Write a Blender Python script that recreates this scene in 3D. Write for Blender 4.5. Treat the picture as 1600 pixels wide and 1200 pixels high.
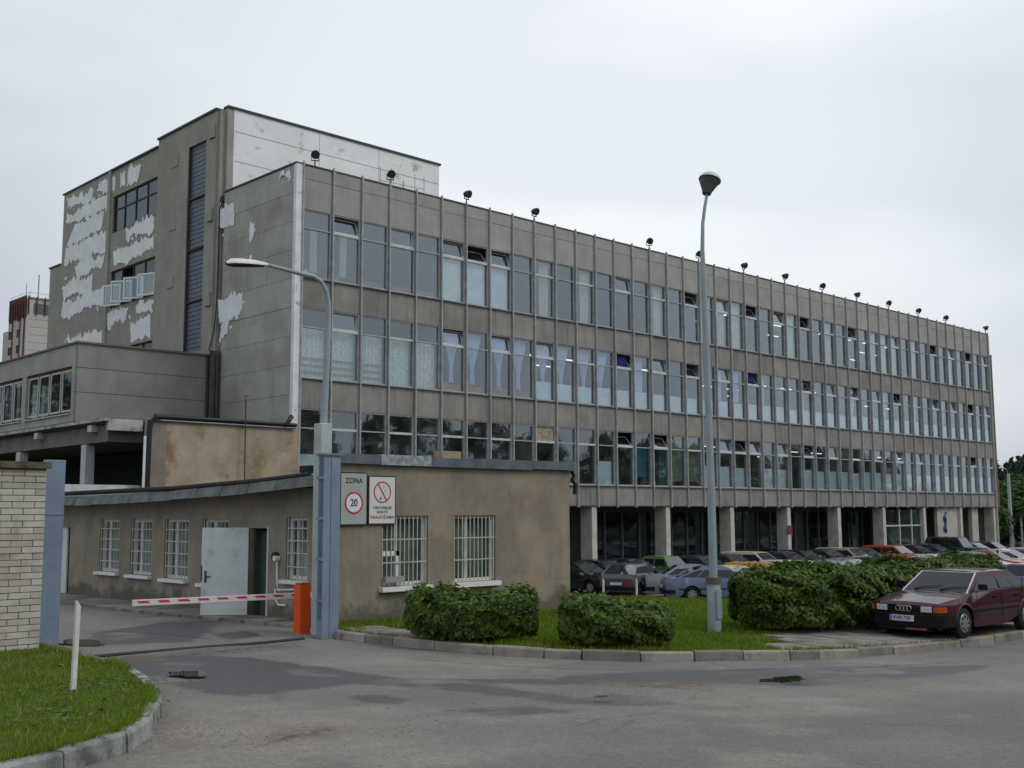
import bpy, bmesh, math, random
import numpy as np
from mathutils import Vector, Matrix
random.seed(7); rng=np.random.default_rng(7)
scene=bpy.context.scene; COL=scene.collection
for o in list(bpy.data.objects): bpy.data.objects.remove(o)

# ------------------------------------------------------------------ camera
CAM=np.array([-24.98,-38.51,3.55]); YAW,PITCH,ROLL=[math.radians(a) for a in (46.184,6.62,-0.257)]; FPX=1747.3
cf=np.array([math.cos(YAW)*math.cos(PITCH),math.sin(YAW)*math.cos(PITCH),math.sin(PITCH)])
_r=np.array([math.sin(YAW),-math.cos(YAW),0]); _u=np.cross(_r,cf)
cr=math.cos(ROLL)*_r+math.sin(ROLL)*_u; cu=-math.sin(ROLL)*_r+math.cos(ROLL)*_u
cd=bpy.data.cameras.new('camera'); cam=bpy.data.objects.new('camera',cd); COL.objects.link(cam); scene.camera=cam
M=Matrix.Identity(4)
for i in range(3): M[i][0]=cr[i]; M[i][1]=cu[i]; M[i][2]=-cf[i]; M[i][3]=CAM[i]
cam.matrix_world=M; cd.sensor_width=36; cd.lens=FPX/1600*36; cd.clip_start=.1; cd.clip_end=3000

# ------------------------------------------------------------------ world, sun, exposure
SUN_EL,SUN_AZ=math.radians(48),math.radians(150)
w=bpy.data.worlds.new("World"); scene.world=w; w.use_nodes=True; nt=w.node_tree; nt.nodes.clear()
N=nt.nodes.new; Lk=nt.links.new
out=N('ShaderNodeOutputWorld'); mix=N('ShaderNodeMixShader'); mix.inputs[0].default_value=.9
sky=N('ShaderNodeTexSky'); sky.sky_type='NISHITA'; sky.sun_disc=False; sky.sun_elevation=SUN_EL; sky.sun_rotation=SUN_AZ; sky.air_density=1.5; sky.dust_density=3
b1=N('ShaderNodeBackground'); b1.inputs[1].default_value=.08; Lk(sky.outputs[0],b1.inputs[0])
b2=N('ShaderNodeBackground'); b2.inputs[1].default_value=1.0
tc=N('ShaderNodeTexCoord'); mp=N('ShaderNodeMapping'); mp.inputs['Scale'].default_value=(1.0,1.0,2.6); mp.inputs['Location'].default_value=(.35,.2,.1)
nz=N('ShaderNodeTexNoise'); nz.inputs['Scale'].default_value=1.9; nz.inputs['Detail'].default_value=3; nz.inputs['Roughness'].default_value=.42
Lk(tc.outputs['Generated'],mp.inputs[0]); Lk(mp.outputs[0],nz.inputs['Vector'])
cr_=N('ShaderNodeValToRGB'); e=cr_.color_ramp.elements; e[0].position=.36; e[0].color=(.58,.64,.73,1); e[1].position=.60; e[1].color=(.82,.875,.935,1)
Lk(nz.outputs[0],cr_.inputs[0])
# the cloud deck is a little duller down near the horizon
sx=N('ShaderNodeSeparateXYZ'); Lk(tc.outputs['Generated'],sx.inputs[0])
mr=N('ShaderNodeMapRange'); mr.inputs[1].default_value=0; mr.inputs[2].default_value=.30; mr.inputs[3].default_value=.70; mr.inputs[4].default_value=1.0; Lk(sx.outputs[2],mr.inputs[0])
mm=N('ShaderNodeMix'); mm.data_type='RGBA'; mm.blend_type='MULTIPLY'; mm.inputs[0].default_value=1; Lk(cr_.outputs[0],mm.inputs[6]); Lk(mr.outputs[0],mm.inputs[7])
# broad bright patch where the sun stands behind the cloud
gd=N('ShaderNodeVectorMath'); gd.operation='DOT_PRODUCT'; Lk(tc.outputs['Generated'],gd.inputs[0]); _a=math.radians(44); _e=math.radians(17); gd.inputs[1].default_value=(math.cos(_a)*math.cos(_e),math.sin(_a)*math.cos(_e),math.sin(_e))
gm=N('ShaderNodeMapRange'); gm.interpolation_type='SMOOTHSTEP'; gm.inputs[1].default_value=.86; gm.inputs[2].default_value=1.0; gm.inputs[3].default_value=.0; gm.inputs[4].default_value=.85; Lk(gd.outputs['Value'],gm.inputs[0])
gx=N('ShaderNodeMix'); gx.data_type='RGBA'; nm=N('ShaderNodeMapRange'); nm.inputs[1].default_value=.38; nm.inputs[2].default_value=.62; nm.inputs[3].default_value=.7; nm.inputs[4].default_value=1.3; Lk(nz.outputs[0],nm.inputs[0]); gp=N('ShaderNodeMath'); gp.operation='MULTIPLY'; gp.use_clamp=True; Lk(gm.outputs[0],gp.inputs[0]); Lk(nm.outputs[0],gp.inputs[1]); Lk(gp.outputs[0],gx.inputs[0]); Lk(mm.outputs[2],gx.inputs[6]); gx.inputs[7].default_value=(1.0,1.03,1.05,1); Lk(gx.outputs[2],b2.inputs[0]); Lk(b1.outputs[0],mix.inputs[1]); Lk(b2.outputs[0],mix.inputs[2]); Lk(mix.outputs[0],out.inputs[0])
sd=bpy.data.lights.new('sun','SUN'); sd.energy=1.1; sd.angle=math.radians(25); sd.color=(1,.96,.9)
so=bpy.data.objects.new('sun',sd); COL.objects.link(so)
sdir=Vector((math.cos(SUN_EL)*math.sin(SUN_AZ),math.cos(SUN_EL)*math.cos(SUN_AZ),math.sin(SUN_EL)))
so.rotation_euler=sdir.to_track_quat('Z','Y').to_euler(); so.location=(0,-30,40)
vs=scene.view_settings; vs.view_transform='Standard'; vs.look='None'; vs.exposure=.09; vs.gamma=1; vs.use_curve_mapping=False

# ------------------------------------------------------------------ pixel helpers (points of the photograph onto real planes / the ground)
def ray(a,b): return cf+cr*(a-800)/FPX+cu*(600-b)/FPX
def pl(a,b,ax,val):
    d=ray(a,b); i='XYZ'.index(ax); return CAM+d*((val-CAM[i])/d[i])
def sstep(x): x=np.clip(x,0,1); return x*x*(3-2*x)
def G(x,y):
    s=(x-CAM[0])*math.cos(YAW)+(y-CAM[1])*math.sin(YAW); l=(x-CAM[0])*math.sin(YAW)-(y-CAM[1])*math.cos(YAW)
    z=1.9-.0365*np.minimum(np.maximum(s,-20),20)-.027*np.clip(l,-5,9)*np.clip(s/18,0,1)
    bank=sstep((s-31)/6.5)*sstep((x+9)/4.5)
    return z*(1-bank)
def gr(a,b):
    d=ray(a,b); t=4.0
    while t<400:
        p=CAM+d*t
        if p[2]<=G(p[0],p[1]): return p
        t+=.02
    return p

# ------------------------------------------------------------------ materials
MATS={}
def mat(name,col,rough=.8,var=0,vscale=2,spec=.3,bump=0,bscale=60,metal=0,col2=None,stain=None,streak=0,emis=0,coat=0,dirt=None,extra=None,per_object=0):
    if name in MATS: return MATS[name]
    m=bpy.data.materials.new(name); m.use_nodes=True; t=m.node_tree; n=t.nodes.new; k=t.links.new
    b=t.nodes['Principled BSDF']; b.inputs['Roughness'].default_value=rough; b.inputs['Specular IOR Level'].default_value=spec; b.inputs['Metallic'].default_value=metal
    b.inputs['Coat Weight'].default_value=coat; b.inputs['Coat Roughness'].default_value=.05
    c=tuple(col)+(1,); b.inputs['Base Color'].default_value=c
    g=n('ShaderNodeNewGeometry'); cur=None
    def noise(sc,det=4,r=.6,scale3=None):
        q=n('ShaderNodeTexNoise'); q.inputs['Scale'].default_value=sc; q.inputs['Detail'].default_value=det; q.inputs['Roughness'].default_value=r
        if scale3:
            mpp=n('ShaderNodeMapping'); mpp.inputs['Scale'].default_value=scale3; k(g.outputs['Position'],mpp.inputs[0]); k(mpp.outputs[0],q.inputs[0])
        else: k(g.outputs['Position'],q.inputs[0])
        return q
    def ramp(src,a,bb,ca=(0,0,0,1),cb=(1,1,1,1)):
        r=n('ShaderNodeValToRGB'); r.color_ramp.elements[0].position=a; r.color_ramp.elements[1].position=bb
        r.color_ramp.elements[0].color=ca; r.color_ramp.elements[1].color=cb; k(src,r.inputs[0]); return r.outputs[0]
    def mixc(f,a,bb,mode='MIX'):
        x=n('ShaderNodeMix'); x.data_type='RGBA'; x.blend_type=mode
        if isinstance(f,float) or isinstance(f,int): x.inputs[0].default_value=f
        else: k(f,x.inputs[0])
        for i,v in ((6,a),(7,bb)):
            if isinstance(v,tuple): x.inputs[i].default_value=v
            else: k(v,x.inputs[i])
        return x.outputs[2]
    cur=c
    if var or col2:
        q=noise(vscale)
        c2=tuple(col2)+(1,) if col2 else tuple(max(0,v*(1-var)) for v in col)+(1,)
        c1=c if col2 else tuple(min(1,v*(1+var*.6)) for v in col)+(1,)
        cur=mixc(ramp(q.outputs[0],.35,.65),c1,c2)
        q2=noise(vscale*14,3,.7); v2=max(var*.5,.08)
        cur=mixc(1.0,cur,ramp(q2.outputs[0],.25,.75,(1-v2,1-v2,1-v2,1),(1+v2*.4,1+v2*.4,1+v2*.4,1)),'MULTIPLY')
    if streak:   # rain marks running down
        q=noise(1,5,.7,(5,5,.35)); cur=mixc(ramp(q.outputs[0],.50,.78,(0,0,0,1),(streak,)*3+(1,)),cur,tuple(v*.35 for v in col)+(1,))
    if dirt:     # (colour, scale, lo, hi)
        q=noise(dirt[1],6,.65); cur=mixc(ramp(q.outputs[0],dirt[2],dirt[3]),cur,tuple(dirt[0])+(1,))
    if per_object:
        oi=n('ShaderNodeObjectInfo'); cur=mixc(1.0,cur,ramp(oi.outputs['Random'],0,1,(1-per_object,1-per_object,1-per_object*1.1,1),(1+per_object*.6,1+per_object*.55,1+per_object*.5,1)),'MULTIPLY')
    if extra: cur=extra(dict(n=n,k=k,noise=noise,ramp=ramp,mixc=mixc,b=b,g=g),cur)
    if not isinstance(cur,tuple): k(cur,b.inputs['Base Color'])
    if bump:
        q=noise(bscale,3); bp=n('ShaderNodeBump'); bp.inputs['Strength'].default_value=bump; bp.inputs['Distance'].default_value=.01; k(q.outputs[0],bp.inputs['Height']); k(bp.outputs[0],b.inputs['Normal'])
    if emis: b.inputs['Emission Color'].default_value=c; b.inputs['Emission Strength'].default_value=emis
    MATS[name]=m; return m
def glassmat(name,tint=(.8,.88,.86),ior=1.75,dirt=.12,power=3.6):
    if name in MATS: return MATS[name]
    m=bpy.data.materials.new(name); m.use_nodes=True; t=m.node_tree; t.nodes.clear(); n=t.nodes.new; k=t.links.new
    o=n('ShaderNodeOutputMaterial'); tr=n('ShaderNodeBsdfTransparent'); tr.inputs[0].default_value=tint+(1,)
    gl=n('ShaderNodeBsdfGlossy'); gl.inputs['Roughness'].default_value=.02; gl.inputs[0].default_value=(.86,.94,1,1)
    df=n('ShaderNodeBsdfDiffuse'); df.inputs[0].default_value=(.33,.35,.34,1)
    lw=n('ShaderNodeLayerWeight'); lw.inputs[0].default_value=.5; pw=n('ShaderNodeMath'); pw.operation='POWER'; k(lw.outputs['Facing'],pw.inputs[0]); pw.inputs[1].default_value=power; fr=n('ShaderNodeMapRange'); k(pw.outputs[0],fr.inputs[0]); fr.inputs[3].default_value=((ior-1)/(ior+1))**2; fr.inputs[4].default_value=1.0
    g=n('ShaderNodeNewGeometry'); nz=n('ShaderNodeTexNoise'); nz.inputs['Scale'].default_value=1.3; nz.inputs['Detail'].default_value=4; k(g.outputs['Position'],nz.inputs[0])
    bp=n('ShaderNodeBump'); bp.inputs['Strength'].default_value=.10; bp.inputs['Distance'].default_value=.03; k(nz.outputs[0],bp.inputs['Height']); k(bp.outputs[0],gl.inputs['Normal'])
    m1=n('ShaderNodeMixShader'); k(fr.outputs[0],m1.inputs[0]); k(tr.outputs[0],m1.inputs[1]); k(gl.outputs[0],m1.inputs[2])
    mr=n('ShaderNodeMapRange'); mr.inputs[1].default_value=.3; mr.inputs[2].default_value=.8; mr.inputs[4].default_value=dirt*2; k(nz.outputs[0],mr.inputs[0])
    m2=n('ShaderNodeMixShader'); k(mr.outputs[0],m2.inputs[0]); k(m1.outputs[0],m2.inputs[1]); k(df.outputs[0],m2.inputs[2]); k(m2.outputs[0],o.inputs[0])
    MATS[name]=m; return m

def damp(k_,cur):   # damp, dirty band with a ragged upper edge along the foot of the wall
    n,k=k_['n'],k_['k']; sx=n('ShaderNodeSeparateXYZ'); k(k_['g'].outputs['Position'],sx.inputs[0]); q=k_['noise'](1.1,6,.7); m1=n('ShaderNodeMath'); m1.operation='MULTIPLY_ADD'; k(q.outputs[0],m1.inputs[0]); m1.inputs[1].default_value=-1.5; k(sx.outputs[2],m1.inputs[2])
    return k_['mixc'](k_['ramp'](m1.outputs[0],.78,.98,(.75,.75,.75,1),(0,0,0,1)),cur,(.085,.075,.06,1))
conc=mat('concrete_pebble',(.27,.26,.24),.9,.16,1.2,bump=.5,bscale=90,streak=.45)
concd=mat('spandrel_pebble',(.262,.252,.236),.9,.2,.7,bump=.5,bscale=90,streak=.75,dirt=((.18,.163,.145),.5,.55,.75),per_object=.14)
conct=mat('parapet_pebble',(.33,.322,.308),.9,.12,1.2,bump=.5,bscale=90,streak=.3,per_object=.09)
render_l=mat('grey_render',(.375,.368,.342),.9,.14,.8,bump=.25,bscale=50,streak=.35,dirt=((.27,.25,.21),.35,.5,.7),per_object=.05)
render_d=mat('dark_grey_render',(.25,.242,.23),.9,.12,1.0,bump=.4,bscale=90,streak=.25)
render_t=mat('tall_render',(.315,.30,.265),.9,.12,.7,bump=.25,bscale=50,streak=.28,dirt=((.25,.237,.205),.3,.52,.72))
whitewash=mat('white_wash',(.80,.80,.81),.85,.08,.5,bump=.2,bscale=30,dirt=((.48,.43,.37),.9,.60,.68))
patchm=mat('pale_patch_paint',(.78,.79,.81),.85,.10,1.5,bump=.4,bscale=30,dirt=((.52,.50,.46),3.5,.62,.74))
tanr=mat('tan_plaster',(.37,.30,.225),.92,.25,.7,bump=.35,bscale=60,streak=.3,dirt=((.21,.145,.075),.75,.53,.66))
tang=mat('gatehouse_plaster',(.272,.24,.19),.92,.25,.8,bump=.6,bscale=70,streak=.3,dirt=((.33,.255,.16),.9,.56,.75),extra=damp)
plinth=mat('dirty_plinth_plaster',(.12,.105,.085),.92,.4,2.5,bump=.6,bscale=60)
corner_w=mat('white_corner_paint',(.70,.71,.72),.8,.12,2,dirt=((.33,.32,.3),3,.6,.72))
alum=mat('grey_painted_steel',(.36,.37,.37),.6,.2,3,spec=.4,dirt=((.16,.125,.10),5,.60,.74))
alumd=mat('dark_painted_steel',(.19,.205,.21),.6,.2,3,spec=.4)
framel=mat('pale_window_frame',(.50,.51,.50),.6,.12,4)
greentrim=mat('green_roof_trim',(.035,.07,.05),.6,.2,3)
redtrim=mat('oxide_red_steel',(.07,.04,.036),.7,.25,3)
dark=mat('dark_void',(.018,.019,.02),.9)
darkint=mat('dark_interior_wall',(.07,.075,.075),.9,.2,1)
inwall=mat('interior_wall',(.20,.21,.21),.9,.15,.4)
infloor=mat('interior_floor',(.16,.13,.1),.8,.2,1)
frost=mat('frosted_blind',(.66,.73,.74),.75,.10,1.5)
white=mat('white_paint',(.72,.72,.70),.55,.08,4)
whitep=mat('worn_white_door_paint',(.66,.70,.69),.5,.08,3,streak=.2,dirt=((.36,.34,.30),3,.60,.75))
bluep=mat('blue_grey_gate_paint',(.19,.25,.335),.55,.14,1.5,spec=.4,streak=.3,dirt=((.15,.13,.12),7,.64,.74))
bluepd=mat('dark_blue_grey_gate_paint',(.10,.14,.20),.55,.1,2)
lampgrey=mat('lamp_post_paint',(.27,.325,.35),.5,.1,2,dirt=((.2,.2,.18),5,.62,.78))
orange=mat('orange_cabinet_paint',(.76,.10,.012),.6,.08,3,spec=.2,dirt=((.35,.05,.02),5,.58,.75))
redp=mat('red_paint',(.50,.03,.02),.5); redd=mat('dull_red_paint',(.22,.03,.03),.8)
black=mat('black_plastic',(.012,.012,.013),.45,spec=.4)
tar=mat('tar_felt',(.022,.022,.024),.85,.3,3,bump=.3)
zinc=mat('zinc_sheet',(.13,.155,.18),.45,.25,2.5,spec=.5,metal=.3)
kerbm=mat('kerb_concrete',(.215,.195,.168),.9,.25,1.6,bump=.6,bscale=50,dirt=((.10,.09,.075),2.2,.52,.7))
kerbm3=mat('light_kerb_concrete',(.29,.265,.225),.9,.25,2.2,bump=.6,bscale=50,dirt=((.13,.12,.10),3,.54,.7))
kerbm2=mat('pale_weathered_kerb',(.27,.28,.26),.9,.35,2.2,bump=.6,bscale=50,dirt=((.09,.10,.10),2.5,.46,.62))
slabm2=mat('dark_paving_concrete',(.19,.175,.15),.9,.25,1.5,bump=.5,bscale=60)
slabm=mat('paving_concrete',(.23,.212,.185),.9,.25,1.5,bump=.5,bscale=60,dirt=((.13,.12,.1),1.5,.5,.7))
brickm=mat('silicate_brick',(.475,.455,.405),.9,.15,1.1,bump=.5,bscale=60,dirt=((.27,.24,.19),1.5,.5,.72))
brickm2=mat('stained_silicate_brick',(.42,.39,.325),.9,.15,1.8,bump=.5,bscale=60,dirt=((.3,.275,.225),2.5,.5,.75))
mortar=mat('dark_mortar',(.15,.135,.115),.95)
redbrick=mat('red_brick_fin',(.17,.085,.055),.9,.2,1.5,bump=.5,bscale=60)
glass=glassmat('window_glass',(.87,.92,.94),2.0,.03,3.2); glassd=glassmat('dark_window_glass',(.5,.6,.6),1.6,.04)
glassk=glassmat('old_dull_glass',(.6,.68,.7),1.5,.03,5.5)
lit=mat('lit_tube',(1,.98,.92),emis=1.5)
soil=mat('grass_soil',(.07,.10,.016),.95,.35,1.2,bump=.5,bscale=30)

# ------------------------------------------------------------------ mesh helpers
def link(name,me,parent=None,loc=(0,0,0),rz=0,label=None,cat=None,group=None,kind=None):
    o=bpy.data.objects.new(name,me); COL.objects.link(o); o.location=loc; o.rotation_euler=(0,0,rz)
    if parent: o.parent=parent
    if label: o['label']=label
    if cat: o['category']=cat
    if group: o['group']=group
    if kind: o['kind']=kind
    return o
def thing(name,label,cat,loc=(0,0,0),rz=0,group=None): return link(name,None,None,loc,rz,label,cat,group)
class MB:
    def __init__(s): s.v=[]; s.f=[]; s.mi=[]; s.m=0
    def add(s,vs,fs):
        b=len(s.v); s.v+= [tuple(p) for p in vs]; s.f+=[tuple(i+b for i in f) for f in fs]; s.mi+=[s.m]*len(fs); return s
    def box(s,x0,x1,y0,y1,z0,z1):
        return s.add([(x0,y0,z0),(x1,y0,z0),(x1,y1,z0),(x0,y1,z0),(x0,y0,z1),(x1,y0,z1),(x1,y1,z1),(x0,y1,z1)],
              [(0,3,2,1),(4,5,6,7),(0,1,5,4),(1,2,6,5),(2,3,7,6),(3,0,4,7)])
    def quad(s,*p): return s.add(p,[tuple(range(len(p)))])
    def prism(s,pts,ax,a,b):   # 2D polygon extruded along axis ax
        def mk(p,t): return {'x':(t,p[0],p[1]),'y':(p[0],t,p[1]),'z':(p[0],p[1],t)}[ax]
        n=len(pts); return s.add([mk(p,a) for p in pts]+[mk(p,b) for p in pts],[tuple(range(n)),tuple(range(2*n-1,n-1,-1))]+[(i,(i+1)%n,n+(i+1)%n,n+i) for i in range(n)])
    def tube(s,path,r,n=8,cap=True):
        path=[Vector(p) for p in path]; rr=r if isinstance(r,(list,tuple)) else [r]*len(path); rings=[]
        for i,p in enumerate(path):
            t=(path[min(i+1,len(path)-1)]-path[max(i-1,0)]).normalized(); a=Vector((0,0,1)) if abs(t.z)<.9 else Vector((1,0,0))
            u=t.cross(a).normalized(); v=t.cross(u)
            rings.append([p+(u*math.cos(2*math.pi*j/n)+v*math.sin(2*math.pi*j/n))*rr[i] for j in range(n)])
        fs=[]
        for i in range(len(path)-1):
            for j in range(n): fs.append((i*n+j,i*n+(j+1)%n,(i+1)*n+(j+1)%n,(i+1)*n+j))
        if cap: fs+= [tuple(range(n-1,-1,-1)),tuple(range((len(path)-1)*n,len(path)*n))]
        return s.add([q for R in rings for q in R],fs)
    def ring(s,c,r,tr,axis='y',n=24,m=6,sx=1.0):
        vs=[];fs=[]
        for i in range(n):
            a=2*math.pi*i/n
            for j in range(m):
                b=2*math.pi*j/m; R=r+tr*math.cos(b); h=tr*math.sin(b); p=(R*math.cos(a)*sx,h,R*math.sin(a))
                if axis=='x': p=(p[1],p[0],p[2])
                vs.append((c[0]+p[0],c[1]+p[1],c[2]+p[2]))
        for i in range(n):
            for j in range(m): fs.append((i*m+j,i*m+(j+1)%m,((i+1)%n)*m+(j+1)%m,((i+1)%n)*m+j))
        return s.add(vs,fs)
    def mesh(s,name,*mats,smooth=None,fix=True):
        me=bpy.data.meshes.new(name); me.from_pydata(s.v,[],s.f)
        for m in mats: me.materials.append(m)
        if len(mats)>1: me.polygons.foreach_set('material_index',s.mi)
        if fix:
            bm=bmesh.new(); bm.from_mesh(me); bmesh.ops.recalc_face_normals(bm,faces=bm.faces); bm.to_mesh(me); bm.free()
        if smooth:
            me.polygons.foreach_set('use_smooth',[True]*len(me.polygons)); me.set_sharp_from_angle(angle=math.radians(smooth))
        return me
    def build(s,name,*mats,parent=None,loc=(0,0,0),smooth=None,bevel=0,**k):
        o=link(name,s.mesh(name,*mats,smooth=smooth),parent,loc,**k)
        if bevel:
            b=o.modifiers.new('bevel','BEVEL'); b.width=bevel; b.segments=2; b.limit_method='ANGLE'; b.angle_limit=math.radians(35)
        return o
def box(name,m,x0,x1,y0,y1,z0,z1,parent=None,o=(0,0,0),bevel=0,**k):  # world coordinates; o = root location
    c=((x0+x1)/2,(y0+y1)/2,z0); b=MB().box(x0-c[0],x1-c[0],y0-c[1],y1-c[1],0,z1-z0)
    return b.build(name,m,parent=parent,loc=(c[0]-o[0],c[1]-o[1],c[2]-o[2]),bevel=bevel,**k)
def text_mesh(txt,size,m,spacing=1.0,bold=0):
    c=bpy.data.curves.new('text','FONT'); c.body=txt; c.size=size; c.align_x='CENTER'; c.align_y='CENTER'; c.space_character=spacing; c.offset=bold; c.extrude=.0015
    o=bpy.data.objects.new('text',c); COL.objects.link(o); dg=bpy.context.evaluated_depsgraph_get(); me=bpy.data.meshes.new_from_object(o.evaluated_get(dg)); bpy.data.objects.remove(o); bpy.data.curves.remove(c)
    me.materials.clear(); me.materials.append(m); return me
# ------------------------------------------------------------------ main office block (facade plane Y=0, X 0..66)
ZT,W3,S3,W2,S2,W1,S1,SO=18.0,16.16,13.29,12.03,9.11,7.85,5.0,3.95
NB=44; BW=1.5; XE=NB*BW
mainb=thing('office_building','long four storey grey office building with fins, window bands and columns below','building')
o=box('parapet_cap',greentrim,-.36,XE+.1,-.03,.3,ZT,ZT+.06,mainb)
for k,(a,b) in enumerate([(W3,17.42),(17.44,ZT),(W2,S3),(W1,S2),(SO,S1)]):
    gap=.012; me=MB().box(gap,BW-gap,0,.12,0,b-a).mesh('panel',conct if k<2 else concd)
    for i in range(NB):
        link('spandrel_panel',me,mainb,(i*BW,rng.normal(0,.004),a))
# backing strip behind the panel joints
for a,b in [(W3+.02,ZT-.01),(W2+.02,S3-.02),(W1+.02,S2-.02),(SO+.02,S1-.02)]:
    box('wall_backing',dark,0,XE,.13,.3,a,b,mainb)
fin=MB().box(-.026,.026,-.11,-.005,0,ZT+.14-3.86).box(-.06,.06,.0,.02,0,.01).mesh('fin',alum)
for i in range(NB+1): link('mullion',fin,mainb,(i*BW,0,3.86))
# windows
def frame_mesh(h,tr,thick,m2):
    b=MB(); b.m=0
    b.box(.03,.10,.015,.14,0,h); b.box(1.40,1.47,.015,.14,0,h); b.box(.10,1.40,.03,.14,h-.05,h); b.box(.10,1.40,.03,.14,0,.05)
    b.m=1; b.box(.10,1.40,.02,.13,tr-thick/2,tr+thick/2)
    b.m=2; b.add([(.03,-.10,-.03),(1.47,-.10,-.03),(1.47,.1,.012),(.03,.1,.012),(.03,-.10,-.055),(1.47,-.10,-.055),(1.47,.1,-.04),(.03,.1,-.04)],[(0,1,2,3),(7,6,5,4),(0,4,5,1),(1,5,6,2),(3,2,6,7),(0,3,7,4)])
    return b.mesh('frame',alum,m2,alumd)
HS={3:(S3,W3),2:(S2,W2),1:(S1,W1)}
fm={}
for fl,(a,b) in HS.items():
    h=b-a; tr=h*.72
    fm[fl,0]=frame_mesh(h,tr,.05,alum); fm[fl,1]=frame_mesh(h,tr,.10,framel)
def pane(x0,x1,z0,z1,y=.085): return MB().box(x0,x1,y,y+.006,z0,z1)
pm={}
for fl,(a,b) in HS.items():
    h=b-a; tr=h*.72
    pm[fl,'lo']=pane(.10,1.40,.05,tr-.025).mesh('pane',glass); pm[fl,'up']=pane(.10,1.40,tr+.025,h-.05).mesh('pane',glass)
    # tilted hopper sash with its own frame
    hh=h-.05-tr-.06
    b_=MB(); b_.m=0; b_.box(0,1.28,0,.04,0,.05); b_.box(0,.045,0,.04,.05,hh); b_.box(1.235,1.28,0,.04,.05,hh); b_.box(.045,1.235,0,.04,hh-.05,hh); b_.m=1; b_.box(.045,1.235,.015,.022,.05,hh-.05)
    pm[fl,'hop']=b_.mesh('sash',framel,glass)
purple=mat('pale_violet_curtain',(.60,.60,.85),.9,.1,3); beige=mat('beige_curtain',(.68,.64,.54),.9,.1,3); lace=mat('lace_curtain',(.66,.67,.60),.9,.3,9)
bluec=mat('blue_curtain',(.06,.19,.26),.9,.1,3); olive=mat('olive_blind',(.17,.19,.11),.9,.1,3); deepblue=mat('deep_blue_curtain',(.05,.04,.28),.9,.1,3)
benchm=mat('brown_sill_bench',(.22,.11,.07),.8,.2,3); boardm=mat('weathered_boards',(.36,.30,.20),.9,.3,4)
def curtain(x0,x1,z0,z1,m,y=.30,taper=None,folds=7):
    n=24; b=MB(); rows=[]; zs=[z0+(z1-z0)*t for t in np.linspace(0,1,9)]
    for z in zs:
        t=(z-z0)/(z1-z0); f=1.0
        if taper=='tie': f=.22+.78*min(1,abs(t-.28)/.6)**1.3 if t>.28 else .22+.25*(.28-t)
        c=(x0+x1)/2; rows.append([(c+(x0-c+(x1-x0)*i/n)*f, y+.03*math.sin(i/n*folds*2*math.pi)*(.5+f/2), z) for i in range(n+1)])
    vs=[p for r in rows for p in r]; b.add(vs,[(j*(n+1)+i,j*(n+1)+i+1,(j+1)*(n+1)+i+1,(j+1)*(n+1)+i) for j in range(8) for i in range(n)])
    return b.mesh('curtain',m,smooth=60,fix=False)
cm={}
def cmesh(key,*a,**k):
    if key not in cm: cm[key]=curtain(*a,**k)
    return cm[key]
openset={3:{6,17,21,25,29,37,41},2:{13,17,21,25,29,33,41},1:{13,15,20,25,41}}
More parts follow.
